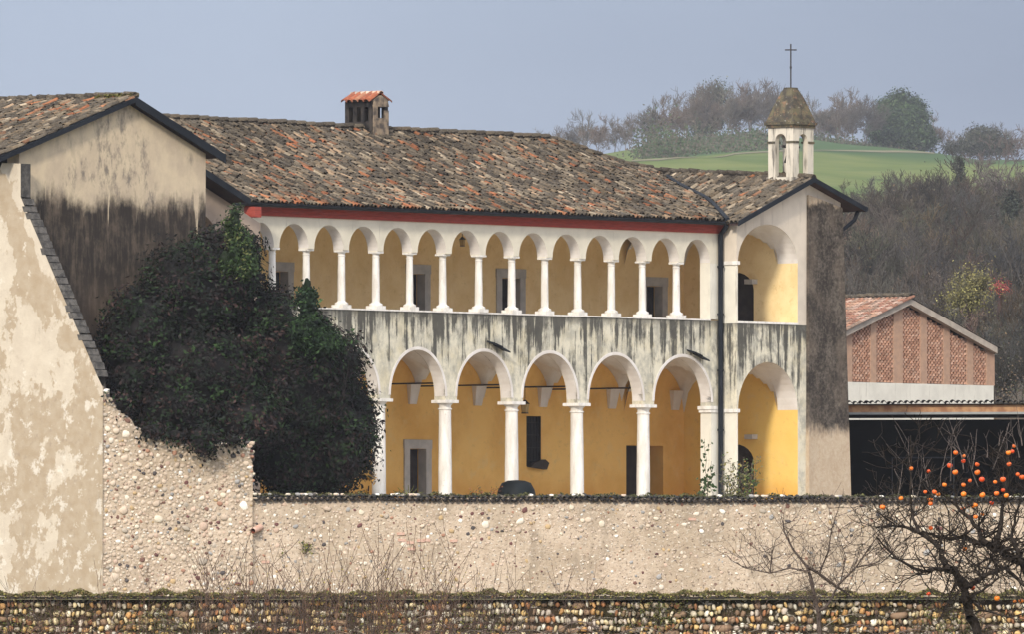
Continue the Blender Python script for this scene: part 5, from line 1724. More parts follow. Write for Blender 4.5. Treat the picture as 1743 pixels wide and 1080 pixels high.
mb = MB(); beam(mb, (blx - .1, brz - bsl * .1), (apx, apz), -.28, -.02, .24); beam(mb, (apx, apz), (brx, brz), -.28, -.02, .24); mb.obj('verge', M['verge_stone'], BA)
mb = MB(); mb.box(-.02, .28, .41, 16, 4.6, brz - .2); mb.obj('side_wall', M['barn_pier'], BA)
mb = MB(); mb.quad((blx - .1, -.3, brz - bsl * .1 + .02), (apx, -.3, apz + .02), (apx, 16, apz + .02), (blx - .1, 16, brz - bsl * .1 + .02)); mb.quad((apx, -.3, apz + .02), (brx + .2, -.3, brz - bsl * .2 + .02), (brx + .2, 16, brz - bsl * .2 + .02), (apx, 16, apz + .02)); broof = mb.obj('roof', M['tile_bed'], BA)
V, Cc_ = [], []
cnt = 0
PK = np.array([[.30, .155, .105], [.34, .21, .15], [.25, .13, .095], [.36, .25, .20], [.22, .155, .12]])
b = -.3
L = math.hypot(apx - blx, apz - brz)
d = np.array([apx - blx, 0, apz - brz]) / L; nrm = np.array([-d[2], 0, d[0]])
while b < 15:
    t = 0.0
    while t < L:
        p = np.array([blx, b, brz + .03]) + d * t
        V.append(p + TV[:, 1:2] * (d - nrm * .05) + TV[:, 0:1] * np.array([[0, -1.0, 0]]) + TV[:, 2:3] * nrm)
        Cc_.append(np.tile(PK[RNG.integers(5)] * RNG.uniform(.75, 1.2), (len(TV), 1)))
        t += .34
    b += .21
fc = (TF[None] + (np.arange(len(V)) * len(TV))[:, None, None]).reshape(-1, 4)
link('roof_tiles', mesh_np('roof_tiles', np.concatenate(V), fc, M['tile'], col=np.concatenate(Cc_), smooth=True), broof, kind='stuff')
ridge_row(broof, (apx, -.3), (apx, 15), lambda x, y: apz + .06, 36)
# ------------------------------------------------------------------ big dark bush, conical shrub, climbing greenery
def bush_blob(u, v, ru, rv, Y, ry):
    x, y, z = at(u, v, Y)
    s = Y / F
    return (x, y, z, ru * s, ry, rv * s)
BL = [(330, 500, 92, 95, 404.6, 2.0), (250, 565, 72, 85, 403.6, 1.6), (392, 482, 58, 70, 406, 2.0), (455, 560, 60, 72, 407, 2.2), (330, 640, 140, 95, 403.8, 1.8), (470, 650, 115, 140, 406, 2.5),
      (550, 630, 66, 84, 408, 2.3), (560, 755, 78, 92, 408, 2.6), (480, 770, 66, 84, 406.5, 2.2), (235, 640, 55, 62, 403.2, 1.4), (346, 748, 26, 26, 399.7, .45), (206, 688, 16, 16, 399.5, .3), (258, 733, 24, 11, 399.6, .35), (300, 742, 20, 10, 399.7, .35), (396, 750, 18, 10, 400.2, .35), (425, 720, 70, 52, 403, 1.2), (600, 720, 36, 70, 409, 1.6), (300, 700, 70, 42, 402.6, 1.0), (385, 420, 60, 32, 406, 1.3), (205, 600, 28, 40, 403.2, 1.1)]
rng = np.random.default_rng(21)
blobs = [bush_blob(*b) for b in BL]
V, Fc, c = blob_crown(blobs, 7200, 11, .15, .17, [(.012, .010, .010), (.019, .012, .012), (.008, .010, .008), (.010, .019, .008), (.030, .017, .015), (.018, .034, .012)], [24, 15, 24, 22, 6, 9], rng)
BU = thing('dark_bush', 'huge dark evergreen bush with purplish black leaves behind the rubble wall', 'bush', (at(430, 850, 406)[0], 406, 4.3))
off = np.array(BU.location)
link('crown', mesh_np('crown', V - off, Fc, M['leaf'], col=c), BU)
out = []
for k in range(9):
    grow(rng, (rng.uniform(-1.6, .6), rng.uniform(.4, 1.0), 0), (rng.normal(0, .3), 0, 1), 3.5, .12, 2, out, rmin=.012)
V, Fc, c = segs_mesh('stems', out, None, (.05, .04, .035))
link('stem', mesh_np('stem', V, Fc, M['bark'], col=c), BU)

def shrub(name, label, cat, px, Y, n, per, leaf, cr, pal, w, seed, group=None, core=True):
    rng = np.random.default_rng(seed)
    bl = [bush_blob(u, v, ru, rv, Y + dy, ry) for u, v, ru, rv, dy, ry in px]
    B = np.array(bl)
    base = np.array([B[:, 0].mean(), B[:, 1].mean(), (B[:, 2] - B[:, 5]).min()])
    V, Fc, c = blob_crown(bl, n, per, leaf, cr, pal, w, rng, core=core, core_col=tuple(np.array(pal[0]) * .4))
    T = thing(name, label, cat, tuple(base), 0, group)
    link('crown', mesh_np('crown', V - base, Fc, M['leaf'], col=c), T)
    b = MB(); b.tube([(0, .1, 0), (0.03, .1, (B[:, 2].mean() - base[2]))], [.03, .02], 6); b.obj('stem', M['soffit'], T)
    return T
shrub('conical_shrub', 'dark green conical shrub rising in front of the second upper column', 'shrub', [(524, 560, 26, 34, 0, .55), (522, 520, 17, 32, 0, .4), (523, 492, 9, 24, 0, .25), (545, 585, 22, 34, .2, .5), (570, 585, 14, 14, .2, .3)], 403.8, 420, 12, .13, .10, [(.016, .032, .013), (.026, .050, .018), (.012, .022, .012)], [4, 3, 3], 31)
shrub('climbing_greenery', 'light green climbing plant against the corner of the left wing', 'climber', [(404, 430, 22, 42, 0, .5), (400, 382, 12, 32, 0, .35), (420, 452, 12, 22, 0, .4), (385, 445, 14, 24, 0, .3)], 403.6, 300, 12, .13, .11, [(.026, .046, .016), (.045, .070, .022), (.016, .028, .011), (.075, .085, .03)], [4, 2, 4, 1], 32)
shrub('orange_leaf_clump', 'small clump of orange and yellow leaves beside the foot of the bush', 'plant', [(630, 822, 8, 13, 0, .25), (622, 834, 9, 8, 0, .25)], 411, 40, 10, .10, .07, [(.22, .12, .03), (.40, .22, .05), (.06, .08, .03)], [3, 2, 2], 33, core=False)

def stem_plant(name, label, cat, spots, Y, leafc, seed, group=None, leaf=.11, nl=10, col=(.09, .07, .05), wob=.1, r=.012, lev=1):
    """several leafy shoots from pixel feet to pixel tips."""
    rng = np.random.default_rng(seed)
    u0, v0 = spots[0][0], spots[0][1]
    base = np.array(at(u0, v0, Y))
    T = thing(name, label, cat, tuple(base), 0, group)
    out, LC = [], []
    for u, v, u2, v2 in spots:
        p, q = np.array(at(u, v, Y + rng.normal(0, .15))), np.array(at(u2, v2, Y + rng.normal(0, .2)))
        n = 6; pts = [p + (q - p) * i / n + (rng.normal(0, wob * .3, 3) if 0 < i < n else 0) for i in range(n + 1)]
        for i in range(n):
            out.append((pts[i] - base, pts[i + 1] - base, r * (1 - i / n * .6), r * (1 - (i + 1) / n * .6), 0))
            for _ in range(lev):
                if rng.random() < .75:
                    d = rng.normal(0, 1, 3); d[2] = abs(d[2])
                    e = pts[i] + d / np.linalg.norm(d) * rng.uniform(.15, .4)
                    out.append((pts[i] - base, e - base, r * .5, r * .25, 0)); LC += [e - base, (e + pts[i]) / 2 - base]
        for i in range(nl):
            t = rng.uniform(.15, 1); k = min(int(t * n), n - 1)
            LC.append(pts[k] + (pts[k + 1] - pts[k]) * (t * n - k) - base + rng.normal(0, .06, 3))
    V, Fc, c = segs_mesh('s', out, None, col, 4)
    link('stem', mesh_np('stem', V, Fc, M['bark'], col=c), T)
    if nl:
        LC = np.array(LC); pal = np.array(leafc)
        V, Fc, c = leaves_np(LC, np.tile((0, -1.0, .5), (len(LC), 1)), leaf * rng.uniform(.6, 1.3, len(LC)), pal[rng.integers(0, len(pal), len(LC))] * rng.uniform(.7, 1.3, (len(LC), 1)), .6)
        link('leaves', mesh_np('leaves', V, Fc, M['leaf'], col=c), T)
    return T
stem_plant('climbing_vine', 'sparse dark green vine climbing the white end pier left of the downpipe', 'vine', [(1205, 852, 1199, 748), (1212, 852, 1211, 786), (1196, 852, 1202, 810), (1190, 850, 1206, 836)], 428.5, [(.03, .055, .02), (.045, .075, .03)], 41, leaf=.15, nl=12)
stem_plant('straggly_weeds', 'straggly grey brown weeds with few green leaves at the foot of the downpipe', 'weeds', [(1232 + i * 4.2, 854, 1228 + i * 4.6 + (i % 3) * 5, 770 + (i * 37 % 50)) for i in range(12)], 428, [(.07, .09, .035), (.12, .11, .06), (.20, .18, .06), (.05, .06, .03)], 42, leaf=.10, nl=16, col=(.16, .13, .11), lev=3)
stem_plant('leafy_weed', 'thin leafy weed in front of the dark lower doorway of the right wing', 'weeds', [(1264, 854, 1268, 778), (1271, 854, 1282, 800), (1277, 852, 1288, 815)], 428, [(.06, .10, .03), (.10, .13, .04), (.25, .14, .04)], 43, leaf=.12, nl=14, lev=2)
stem_plant('spiky_plant', 'spiky yellow green palm like plant before the grey framed lower door', 'plant', [(695, 848, 695 + dx, 848 - dy) for dx, dy in ((-26, 12), (-18, 17), (-9, 20), (0, 21), (9, 20), (17, 16), (26, 10), (-30, 6), (32, 5))], 409, [(.12, .14, .04)], 44, nl=0, col=(.16, .17, .05), r=.02, lev=0, wob=.05)
stem_plant('red_stem_plant', 'small plant with reddish dry stems on the coping before the ochre wall', 'plant', [(808 + i * 6, 852, 806 + i * 7, 836 + (i * 5 % 8)) for i in range(6)], 408, [(.20, .08, .04), (.08, .09, .03)], 45, leaf=.06, nl=5, col=(.22, .07, .04), lev=1)
stem_plant('wall_weed', 'green weed tuft growing from the wall joint right of the clay pipe', 'weeds', [(480, 950, 468 + i * 6, 934 + (i % 2) * 6) for i in range(6)], 401, [(.05, .08, .03), (.14, .15, .04)], 46, leaf=.09, nl=9, lev=1)
stem_plant('wall_weed', 'small dark green weed below the clay pipe on the cobble courtyard wall', 'weeds', [(520, 944, 512 + i * 5, 924 + (i % 2) * 7) for i in range(5)], 401, [(.04, .065, .03), (.20, .19, .05)], 47, leaf=.08, nl=8, lev=1)
stem_plant('wall_weed', 'grey green weed tuft on the courtyard wall below the lower middle columns', 'weeds', [(800, 902, 788 + i * 7, 886 + (i % 3) * 5) for i in range(6)], 403, [(.08, .09, .05), (.05, .06, .035)], 48, leaf=.08, nl=8, col=(.15, .13, .11), lev=1)
stem_plant('dry_creeper', 'dry grey creeper clinging to a crack in the middle of the courtyard wall', 'creeper', [(1066, 975, 1056 + i * 3, 905 + i * 6) for i in range(7)], 405, [(.16, .14, .12), (.10, .09, .07)], 49, leaf=.06, nl=9, col=(.13, .11, .10), lev=2)
stem_plant('dry_creeper', 'dark dry creeper on the courtyard wall left of the bare fruit tree', 'creeper', [(1374, 990, 1366 + i * 3, 900 + i * 8) for i in range(5)], 407, [(.16, .13, .12)], 50, leaf=.05, nl=5, col=(.12, .10, .09), lev=1)

# overturned black tub behind the lower column
tx, ty, tz = at(882, 845, 424)
b = MB(); b.lathe([(.66, 0), (.66, .06), (.60, .30), (.48, .52), (.28, .60), (.02, .62)], 0, 0, 22)
TB = thing('black_tub', 'rounded black tub lying upside down behind a lower column', 'tub', (tx - .06, ty, FL + .02))
o = b.obj('tub_body', M['tub'], TB, smooth=True); o.location = (0, 0, .58)
b = MB(); b.lathe([(.60, 0), (.60, .58), (.50, .58)], 0, 0, 16); b.obj('tub_stand', M['void'], TB)

# ------------------------------------------------------------------ trees of the hill
def proto_bare(seed, H, spread=.75, col=(.17, .135, .12), lev=5, kids=(3, 4), up=.10, r=.16, rmin=.012, stems=1, trunk=.30):
    rng = np.random.default_rng(seed)
    out = []
    for s in range(stems):
        d = np.array([rng.normal(0, .18 if stems > 1 else .05), rng.normal(0, .18 if stems > 1 else .05), 1])
        grow(rng, (rng.normal(0, .25) if stems > 1 else 0, 0, -.5), d, H * .55, r / math.sqrt(stems), lev, out, spread, kids, up, .66, 3, .14, rmin, trunk)
    hs = max(s[1][2] for s in out)
    k = H / hs
    out = [(np.array(a) * k, np.array(b_) * k, ra, rb, l) for a, b_, ra, rb, l in out]
    V, Fc, c = segs_mesh('t', out, None, col, 3, .3)
    return V, Fc, c
BARE = [proto_bare(100 + i, 9.0, spread=.62 + .05 * (i % 3), col=cl, stems=1 + i % 3, lev=4, kids=(4, 5), up=.16, rmin=.030) for i, cl in enumerate([(.125, .105, .088), (.135, .108, .088), (.10, .088, .080), (.13, .115, .095), (.15, .112, .088)])]
BARE_ME = [mesh_np('bare_tree', v, f, M['bark'], col=c) for v, f, c in BARE]
def twig_mass(blobs, n, rng, L=1.3, r=.022, pal=((.15, .115, .10), (.18, .13, .105), (.12, .10, .095))):
    pass
ORD = ['first', 'second', 'third', 'fourth', 'fifth', 'sixth', 'seventh', 'eighth', 'ninth', 'tenth', 'eleventh', 'twelfth', 'thirteenth', 'fourteenth', 'fifteenth', 'sixteenth']
def place_labels(items, what, segs):
    """items (u, object): says which one it is by the landmark it stands by and its turn there from the left."""
    n = {}
    for u, o in sorted(items, key=lambda t: t[0]):
        w = next(w for lim, w in segs if u < lim)
        i = n.get(w, 0); n[w] = i + 1
        o['label'] = '%s, %s from left %s' % (what, ORD[min(i, 15)], w)
LBL = {'bare': 'leafless brownish tree standing in the row on the hill crest'}
rng = np.random.default_rng(77)
crest = [(925, 215, 252), (948, 212, 256), (972, 206, 258), (992, 184, 258), (1018, 190, 258), (1046, 192, 255), (1072, 190, 252), (1100, 178, 252), (1122, 160, 250), (1146, 154, 248), (1168, 146, 246), (1190, 140, 246), (1212, 134, 245), (1236, 136, 244),
         (1258, 132, 244), (1280, 134, 243), (1302, 130, 243), (1324, 136, 243), (1392, 162, 243), (1410, 156, 243), (1428, 150, 244), (1450, 146, 244), (1470, 158, 246), (1486, 176, 248), (1588, 186, 254), (1628, 216, 260), (1652, 214, 260), (1690, 206, 262), (1725, 216, 264), (1748, 220, 264)]
crest_t = []
for i, (u, vt, vb) in enumerate(crest):
    Y = float(DD(1600 + rng.uniform(-25, 60)))
    x = (u - 871.5) / F * Y
    zg = float(terr(np.array(x), np.array(Y)))
    zt = at(u, vt, Y)[2]
    Ht = zt - zg
    T = thing('bare_tree', LBL['bare'], 'tree', (x, Y, zg), rng.uniform(0, 6), 'bare trees along the hill crest')
    T.scale = (Ht / 9.0 * 1.0,) * 3
    link('crown', BARE_ME[i % 5], T); crest_t.append((u, T))
    if i < 24 and rng.random() < .8:
        Y2 = Y + rng.uniform(30, 90); x2 = (u + rng.uniform(-9, 9) - 871.5) / F * Y2; zg2 = float(terr(np.array(x2), np.array(Y2)))
        T2 = thing('bare_tree', LBL['bare'], 'tree', (x2, Y2, zg2), rng.uniform(0, 6), 'bare trees along the hill crest')
        T2.scale = ((at(u, vt + rng.uniform(8, 35), Y2)[2] - zg2) / 9.0,) * 3
        link('crown', BARE_ME[(i + 2) % 5], T2); crest_t.append((872 + x2 / Y2 * F, T2))

place_labels(crest_t, 'leafless crest tree', [(1010, 'above the low end of the main roof'), (1110, 'over the pale green field corner'), (1190, 'just left of the green crest tree'), (1310, 'between the green crest tree and the bell turret'), (1400, 'just right of the cross'), (1540, 'between the cross and the broad evergreen'), (1620, 'just right of the broad evergreen'), (9999, 'at the right end of the crest')])
def far_tree(name, label, px, Y, n, pal, w, seed, leaf=.55, cr=.5, per=9, cat='tree', group=None, trunk=None):
    rng = np.random.default_rng(seed)
    k = float(DD(Y)) / Y
    Y = Y * k; leaf *= k * .62; cr *= k; n = int(n * 1.9)
    bl = [bush_blob(u, v, ru, rv, Y, ru * Y / F * .9) for u, v, ru, rv in px]
    B = np.array(bl)
    base = np.array([B[0, 0], Y, float(terr(np.array(B[0, 0]), np.array(Y)))])
    V, Fc, c = blob_crown(bl, n, per, leaf, cr, pal, w, rng, core=True, core_col=tuple(np.array(pal[0]) * .5))
    T = thing(name, label, cat, tuple(base), 0, group)
    link('crown', mesh_np('crown', V - base, Fc, M['leaf'], col=c), T)
    zt = B[:, 2].mean() - base[2]
    b = MB(); b.tube([(0, 0, -1), (0, 0, max(zt, 1))], [.3, .15], 6); b.obj('trunk', M['soffit'], T)
    return T
GP = [(.030, .050, .022), (.045, .070, .030), (.025, .040, .025), (.055, .075, .035)]
far_tree('evergreen_tree', 'broad dark green evergreen tree on the hill crest right of the bell turret', [(1535, 212, 44, 42), (1520, 190, 28, 28), (1556, 200, 22, 34), (1502, 222, 24, 28), (1560, 232, 28, 22), (1536, 172, 12, 18), (1578, 240, 14, 16)], 1600, 900, GP, [4, 3, 3, 1], 61, .62, .40)
far_tree('evergreen_tree', 'green leafed tree among the bare crest trees left of the bell turret', [(1210, 190, 24, 34), (1222, 165, 16, 22), (1195, 212, 18, 22)], 1615, 300, [(.06, .075, .04), (.085, .085, .05), (.05, .06, .035)], [3, 3, 3], 62, .5, .7)
far_tree('evergreen_tree', 'dark ivy covered tree behind the bare tree at the right end of the crest', [(1668, 240, 24, 22), (1690, 245, 22, 18), (1650, 248, 16, 14), (1712, 250, 14, 12)], 1590, 420, [(.030, .034, .022), (.045, .045, .030)], [3, 2], 63, .5, .5)
far_tree('evergreen_tree', 'low dark bush beside the gap in the crest tree line', [(1616, 252, 10, 8), (1626, 254, 8, 7)], 1590, 70, [(.030, .034, .022), (.045, .045, .030)], [3, 2], 64, .45, .35, cat='bush')
# wood below the field
wood_t = []
rw = np.random.default_rng(5)
WV, WF_, WC, off = [], [], [], 0
def wood_tree(u, vb, h, k=None):
    global off
    x, y, z = ter_hit(u, vb)
    V, Fc, c = BARE[rw.integers(5) if k is None else k]
    a = rw.uniform(0, 6.28); s = h / 9.0 * y / (500 + (y - 500) / FAR)
    R = np.array([[math.cos(a), -math.sin(a), 0], [math.sin(a), math.cos(a), 0], [0, 0, 1]])
    WV.append((V @ R.T) * s + np.array([x, y, z])); WF_.append(Fc + off); WC.append(c * rw.uniform(.32, .9) * np.array([rw.uniform(.88, 1.12), 1, rw.uniform(.80, 1.05)])); off += len(V)
rows = [(362, 16, 3.0, 1560), (395, 24, 4.2, 1500), (425, 28, 5.0, 1470), (465, 30, 5.4, 1445), (510, 30, 5.6, 1436), (560, 30, 5.4, 1432), (610, 30, 5.0, 1430), (655, 28, 4.6, 1430), (700, 26, 4.0, 1430)]
for vb, n, h, u0 in rows:
    for i in range(n):
        u = u0 + (1800 - u0) * (i + rw.uniform(0, 1)) / n
        wood_tree(u, vb + rw.uniform(-14, 14), h * rw.uniform(.7, 1.25))
for i in range(70):                        # the wood goes on behind the wing
    wood_tree(rw.uniform(1180, 1425), rw.uniform(480, 700), 3.6 * rw.uniform(.7, 1.2))
for i in range(30):
    wood_tree(rw.uniform(1800, 1950), rw.uniform(400, 700), 4.5 * rw.uniform(.7, 1.2))
for u, vb, h in ((1448, 380, 3.6), (1456, 392, 3.4), (1440, 420, 4), (1455, 440, 4.5)):
    wood_tree(u, vb, h)
link('wood', mesh_np('wood', np.concatenate(WV), np.concatenate(WF_), M['bark'], col=np.concatenate(WC)), kind='stuff')
for i, (u, v0, v1) in enumerate([(1468, 640, 470), (1500, 560, 455), (1545, 640, 480), (1566, 600, 430), (1622, 560, 440), (1640, 470, 330), (1668, 650, 500), (1700, 640, 430), (1715, 660, 500), (1733, 600, 420), (1738, 480, 330), (1590, 470, 350), (1530, 470, 360), (1655, 420, 300)]):
    x, y, z = ter_hit(u, v0)
    sc_ = y / F
    out = []
    r_ = np.random.default_rng(900 + i)
    grow(r_, (0, 0, -1), (r_.normal(0, .08), 0, 1), (v0 - v1) * sc_, 2.0 * sc_, 3, out, .55, (3, 5), .12, .45, 5, .06, .5 * sc_, .45)
    V, Fc, c = segs_mesh('t', out, None, (.060, .052, .047) if i % 3 else (.085, .075, .066), 4)
    T = thing('woodland_tree', 'x', 'tree', (x, y, z), 0, 'trunks standing out of the wood')
    link('trunk', mesh_np('trunk', V, Fc, M['bark'], col=c), T)
    wood_t.append((u, T))
place_labels(wood_t, 'tall bare trunk in the wood', [(1530, 'left of the barn roof ridge'), (1600, 'above the barn apex'), (1660, 'above the right barn eave'), (9999, 'right of the barn')])
# leaf litter, brambles and undergrowth that close the wood
n = 26000
uu = rw.uniform(1425, 1790, n); YY = DD(rw.uniform(560, np.where(uu < 1500, 880, np.where(uu < 1560, 960, 1040)), n))
XX = (uu - 871.5) / F * YY
C = np.stack([XX, YY, terr(XX, YY) + rw.gamma(1.6, 1.1, n)], 1)
pm = np.array([[.10, .075, .055], [.085, .07, .06], [.06, .065, .035], [.12, .085, .05], [.05, .05, .04]])[rw.choice(5, size=n)]
V, Fc, c = leaves_np(C, np.tile((0, -1.0, .4), (n, 1)), YY / F * rw.uniform(2.5, 6, n), pm * rw.uniform(.5, 1.3, (n, 1)), .6)
link('undergrowth', mesh_np('undergrowth', V, Fc, M['leaf'], col=c), kind='stuff')
# scrub between the footpath and the crest trees
n = 16000
uu = np.concatenate([rw.uniform(1105, 1340, n // 2), rw.normal(1125, 22, n // 5), rw.uniform(1380, 1600, n - n // 2 - n // 5)]); YY = DD(np.concatenate([rw.uniform(1428, 1610, n // 2), rw.uniform(1370, 1430, n // 5), rw.uniform(1590, 1650, n - n // 2 - n // 5)]))
XX = (uu - 871.5) / F * YY
hgt = np.concatenate([rw.gamma(1.2, .5, n // 2), rw.gamma(2.0, 1.1, n // 5), rw.gamma(1.2, .4, n - n // 2 - n // 5)])
C = np.stack([XX, YY, terr(XX, YY) + hgt], 1)
pm = np.array([[.050, .075, .030], [.06, .06, .04], [.085, .07, .055], [.035, .055, .025]])[rw.choice(4, size=n)]
V, Fc, c = leaves_np(C, np.tile((0, -1.0, .6), (n, 1)), rw.uniform(.35, .8, n), pm * rw.uniform(.6, 1.3, (n, 1)), .6)
link('scrub', mesh_np('scrub', V, Fc, M['leaf'], col=c), kind='stuff')
# single trees one can tell apart within the wood
far_tree('cypress_tree', 'narrow blue green cypress standing in the wood right of the wing', [(1512, 420, 12, 52), (1511, 380, 8, 34), (1513, 455, 13, 30)], 900, 330, [(.035, .065, .045), (.055, .085, .055), (.03, .05, .04)], [3, 2, 3], 71, .32, .28)
far_tree('evergreen_tree', 'bluish green conifer beside the right wing below its eave', [(1447, 410, 20, 32), (1440, 450, 24, 34), (1452, 380, 14, 20), (1436, 485, 18, 30)], 880, 330, [(.030, .060, .045), (.045, .075, .055), (.025, .045, .035)], [3, 2, 3], 72, .34, .3)
far_tree('ivy_clad_tree', 'dark ivy clad tree in the middle of the wood above the barn', [(1585, 410, 16, 36), (1596, 380, 14, 26), (1572, 430, 14, 22), (1606, 410, 12, 24)], 860, 260, [(.030, .040, .030), (.045, .052, .036)], [3, 2], 73, .36, .3)
far_tree('ivy_clad_tree', 'tall thin ivy wrapped trunk rising above the field edge', [(1633, 330, 5, 56), (1632, 290, 6, 26)], 930, 130, [(.035, .038, .030), (.05, .05, .038)], [3, 2], 74, .26, .16)
far_tree('ivy_clad_tree', 'dark ivy clad tree at the right side of the wood', [(1676, 430, 12, 36), (1684, 400, 9, 24), (1722, 360, 12, 36)], 850, 220, [(.030, .036, .028), (.045, .048, .034)], [3, 2], 75, .34, .3)
far_tree('yellow_shrub', 'yellowish green shrub in the wood above the barn roof', [(1650, 500, 26, 24), (1668, 480, 16, 18), (1632, 512, 18, 14)], 640, 160, [(.13, .115, .045), (.16, .15, .055), (.09, .08, .04)], [3, 2, 2], 76, .22, .45, cat='shrub')
far_tree('yellow_shrub', 'small yellow leafed tree halfway up the wood', [(1610, 385, 13, 10), (1598, 398, 9, 8)], 880, 70, [(.15, .14, .055), (.11, .10, .045)], [2, 2], 77, .26, .3, cat='shrub')
far_tree('red_leaf_bush', 'small bush with red leaves at the right side of the wood', [(1702, 490, 10, 6)], 650, 30, [(.28, .06, .05), (.20, .06, .05)], [2, 2], 78, .16, .22, cat='bush')
rng = np.random.default_rng(9)
out = []
T = None
bxp = np.array(ter_hit(1690, 380))
T = thing('fork_tree', 'large bare tree with a forked trunk standing before the right end of the field', 'tree', tuple(bxp))
sH = bxp[1] / F
for du, dv, r in ((-22, 70, .20), (16, 95, .22), (-4, 60, .15), (30, 80, .14)):
    d = np.array([du * sH, rng.normal(0, .5), dv * sH])
    grow(rng, (0, 0, -.3), d, np.linalg.norm(d) * 1.15, r, 4, out, .7, (3, 5), .12, .6, 3, .12, .03)
V, Fc, c = segs_mesh('t', out, None, (.13, .105, .10), 4)
link('trunk', mesh_np('trunk', V, Fc, M['bark'], col=c), T)

# ------------------------------------------------------------------ persimmon tree
PY = 160.0
PT = thing('persimmon_tree', 'gnarled leafless persimmon tree hung with bright orange fruit', 'tree', at(1665, 1100, PY))
pb = np.array(PT.location)
rng = np.random.default_rng(17)
limbs = [([(1668, 1210), (1667, 1140), (1664, 1080), (1649, 1037), (1644, 1013), (1628, 977), (1612, 966)], .105, .06, 0),
         ([(1614, 967), (1606, 955), (1601, 936), (1589, 924), (1563, 907), (1543, 899), (1514, 895), (1490, 900)], .042, .010, .3),
         ([(1626, 976), (1606, 970), (1594, 969), (1572, 974), (1548, 964), (1524, 950), (1505, 931), (1492, 915)], .034, .008, -.4),
         ([(1630, 985), (1650, 1000), (1668, 986), (1693, 974), (1712, 969), (1743, 998), (1775, 1010)], .040, .016, -.2),
         ([(1768, 1200), (1760, 1100), (1752, 1020), (1745, 970), (1731, 955), (1707, 943), (1688, 931), (1666, 926), (1632, 916), (1596, 916), (1570, 905)], .11, .010, .5),
         ([(1693, 932), (1700, 911), (1705, 880), (1709, 844), (1716, 806), (1712, 780)], .040, .008, .5),
         ([(1680, 927), (1664, 899), (1644, 878), (1620, 856), (1600, 838)], .036, .008, .4),
         ([(1740, 960), (1730, 935), (1721, 916), (1728, 880), (1738, 850)], .036, .010, .3),
         ([(1564, 908), (1556, 888), (1552, 868), (1549, 834), (1551, 790), (1550, 742)], .022, .005, .2),
         ([(1628, 977), (1624, 1000), (1612, 1030), (1596, 1060)], .020, .006, -.3),
         ([(1648, 1020), (1680, 1000), (1700, 985), (1690, 950)], .02, .006, -.3),
         ([(1644, 1010), (1670, 1040), (1720, 1052), (1760, 1040)], .018, .008, -.4),
         ([(1752, 1000), (1765, 960), (1770, 900), (1755, 840), (1748, 790)], .045, .008, .1)]
out = []
for pts, ra, rb, dy in limbs:
    n = len(pts)
    P3 = [np.array(at(u, v, PY + dy * (i / (n - 1)) + rng.normal(0, .03))) - pb for i, (u, v) in enumerate(pts)]
    rd = [ra + (rb - ra) * (i / (n - 1)) ** .8 for i in range(n)]
    # soften the polyline
    Q, RQ = [P3[0]], [rd[0]]
    for i in range(n - 1):
        for t in (1 / 3, 2 / 3, 1):
            Q.append(P3[i] + (P3[i + 1] - P3[i]) * t + (rng.normal(0, rd[i] * .35, 3) if t < 1 else 0)); RQ.append(rd[i] + (rd[i + 1] - rd[i]) * t)
    for i in range(len(Q) - 1):
        k_ = 1.1 if RQ[i] < .05 else .74
        out.append((Q[i], Q[i + 1], RQ[i] * k_, RQ[i + 1] * (1.1 if RQ[i + 1] < .05 else .74), 3))
    L = sum(np.linalg.norm(Q[i + 1] - Q[i]) for i in range(len(Q) - 1))
    for k in range(int(L * 11) + 4):
        i = rng.integers(int(len(Q) * .25), len(Q) - 1)
        if RQ[i] > .07: continue
        d = rng.normal(0, 1, 3) * np.array([1, .6, .7]) + np.array([0, 0, .25])
        grow(rng, Q[i], d, rng.uniform(.28, .75), max(.007, min(.014, RQ[i] * .55)), 2, out, .8, (2, 3), .10, .62, 4, .26, .0036, .2)
V, Fc, c = segs_mesh('b', out, None, (.030, .024, .020), 6, .3)
link('branches', mesh_np('branches', V, Fc, M['bark'], col=c, smooth=True), PT)
# pale fine shoots standing up before the shed
out = []
for u, v, u2, v2 in [(1555, 880, 1551, 740), (1600, 830, 1592, 722), (1618, 820, 1616, 722), (1640, 800, 1652, 722), (1655, 800, 1668, 730), (1690, 800, 1705, 715), (1680, 780, 1684, 745), (1700, 760, 1702, 738), (1718, 790, 1712, 725), (1735, 780, 1725, 730), (1740, 760, 1735, 690), (1560, 850, 1575, 770), (1580, 830, 1573, 775), (1528, 850, 1536, 780), (1630, 770, 1606, 748), (1665, 830, 1640, 760), (1520, 870, 1524, 838), (1590, 860, 1580, 800)]:
    p, q = np.array(at(u, v, PY + .3)) - pb, np.array(at(u2, v2, PY + .3)) - pb
    out = []
    grow(rng, p, q - p, np.linalg.norm(q - p) * .98, .007, 1, out, .55, (2, 5), .06, .4, 5, .09, .0022, .15)
    V, Fc, c = segs_mesh('b', out, None, (.13, .11, .10), 4, .4)
    link('shoot', mesh_np('shoot', V, Fc, M['bark'], col=c), PT)
b = MB()
b.lathe([(.004, -.037), (.022, -.034), (.036, -.018), (.041, .0), (.038, .018), (.026, .031), (.012, .033), (.004, .030)], 0, 0, 14)
FRUIT = b.mesh('persimmon', M['persimmon'], True)
b = MB()
for k in range(4):
    a = k * math.pi / 2
    b.quad((.004 * math.cos(a), .004 * math.sin(a), .036), (.020 * math.cos(a - .5), .020 * math.sin(a - .5), .037), (.030 * math.cos(a), .030 * math.sin(a), .032), (.020 * math.cos(a + .5), .020 * math.sin(a + .5), .037))
b.tube([(0, 0, .032), (.004, 0, .065)], .003, 5)
CALYX = b.mesh('calyx', M['calyx'])
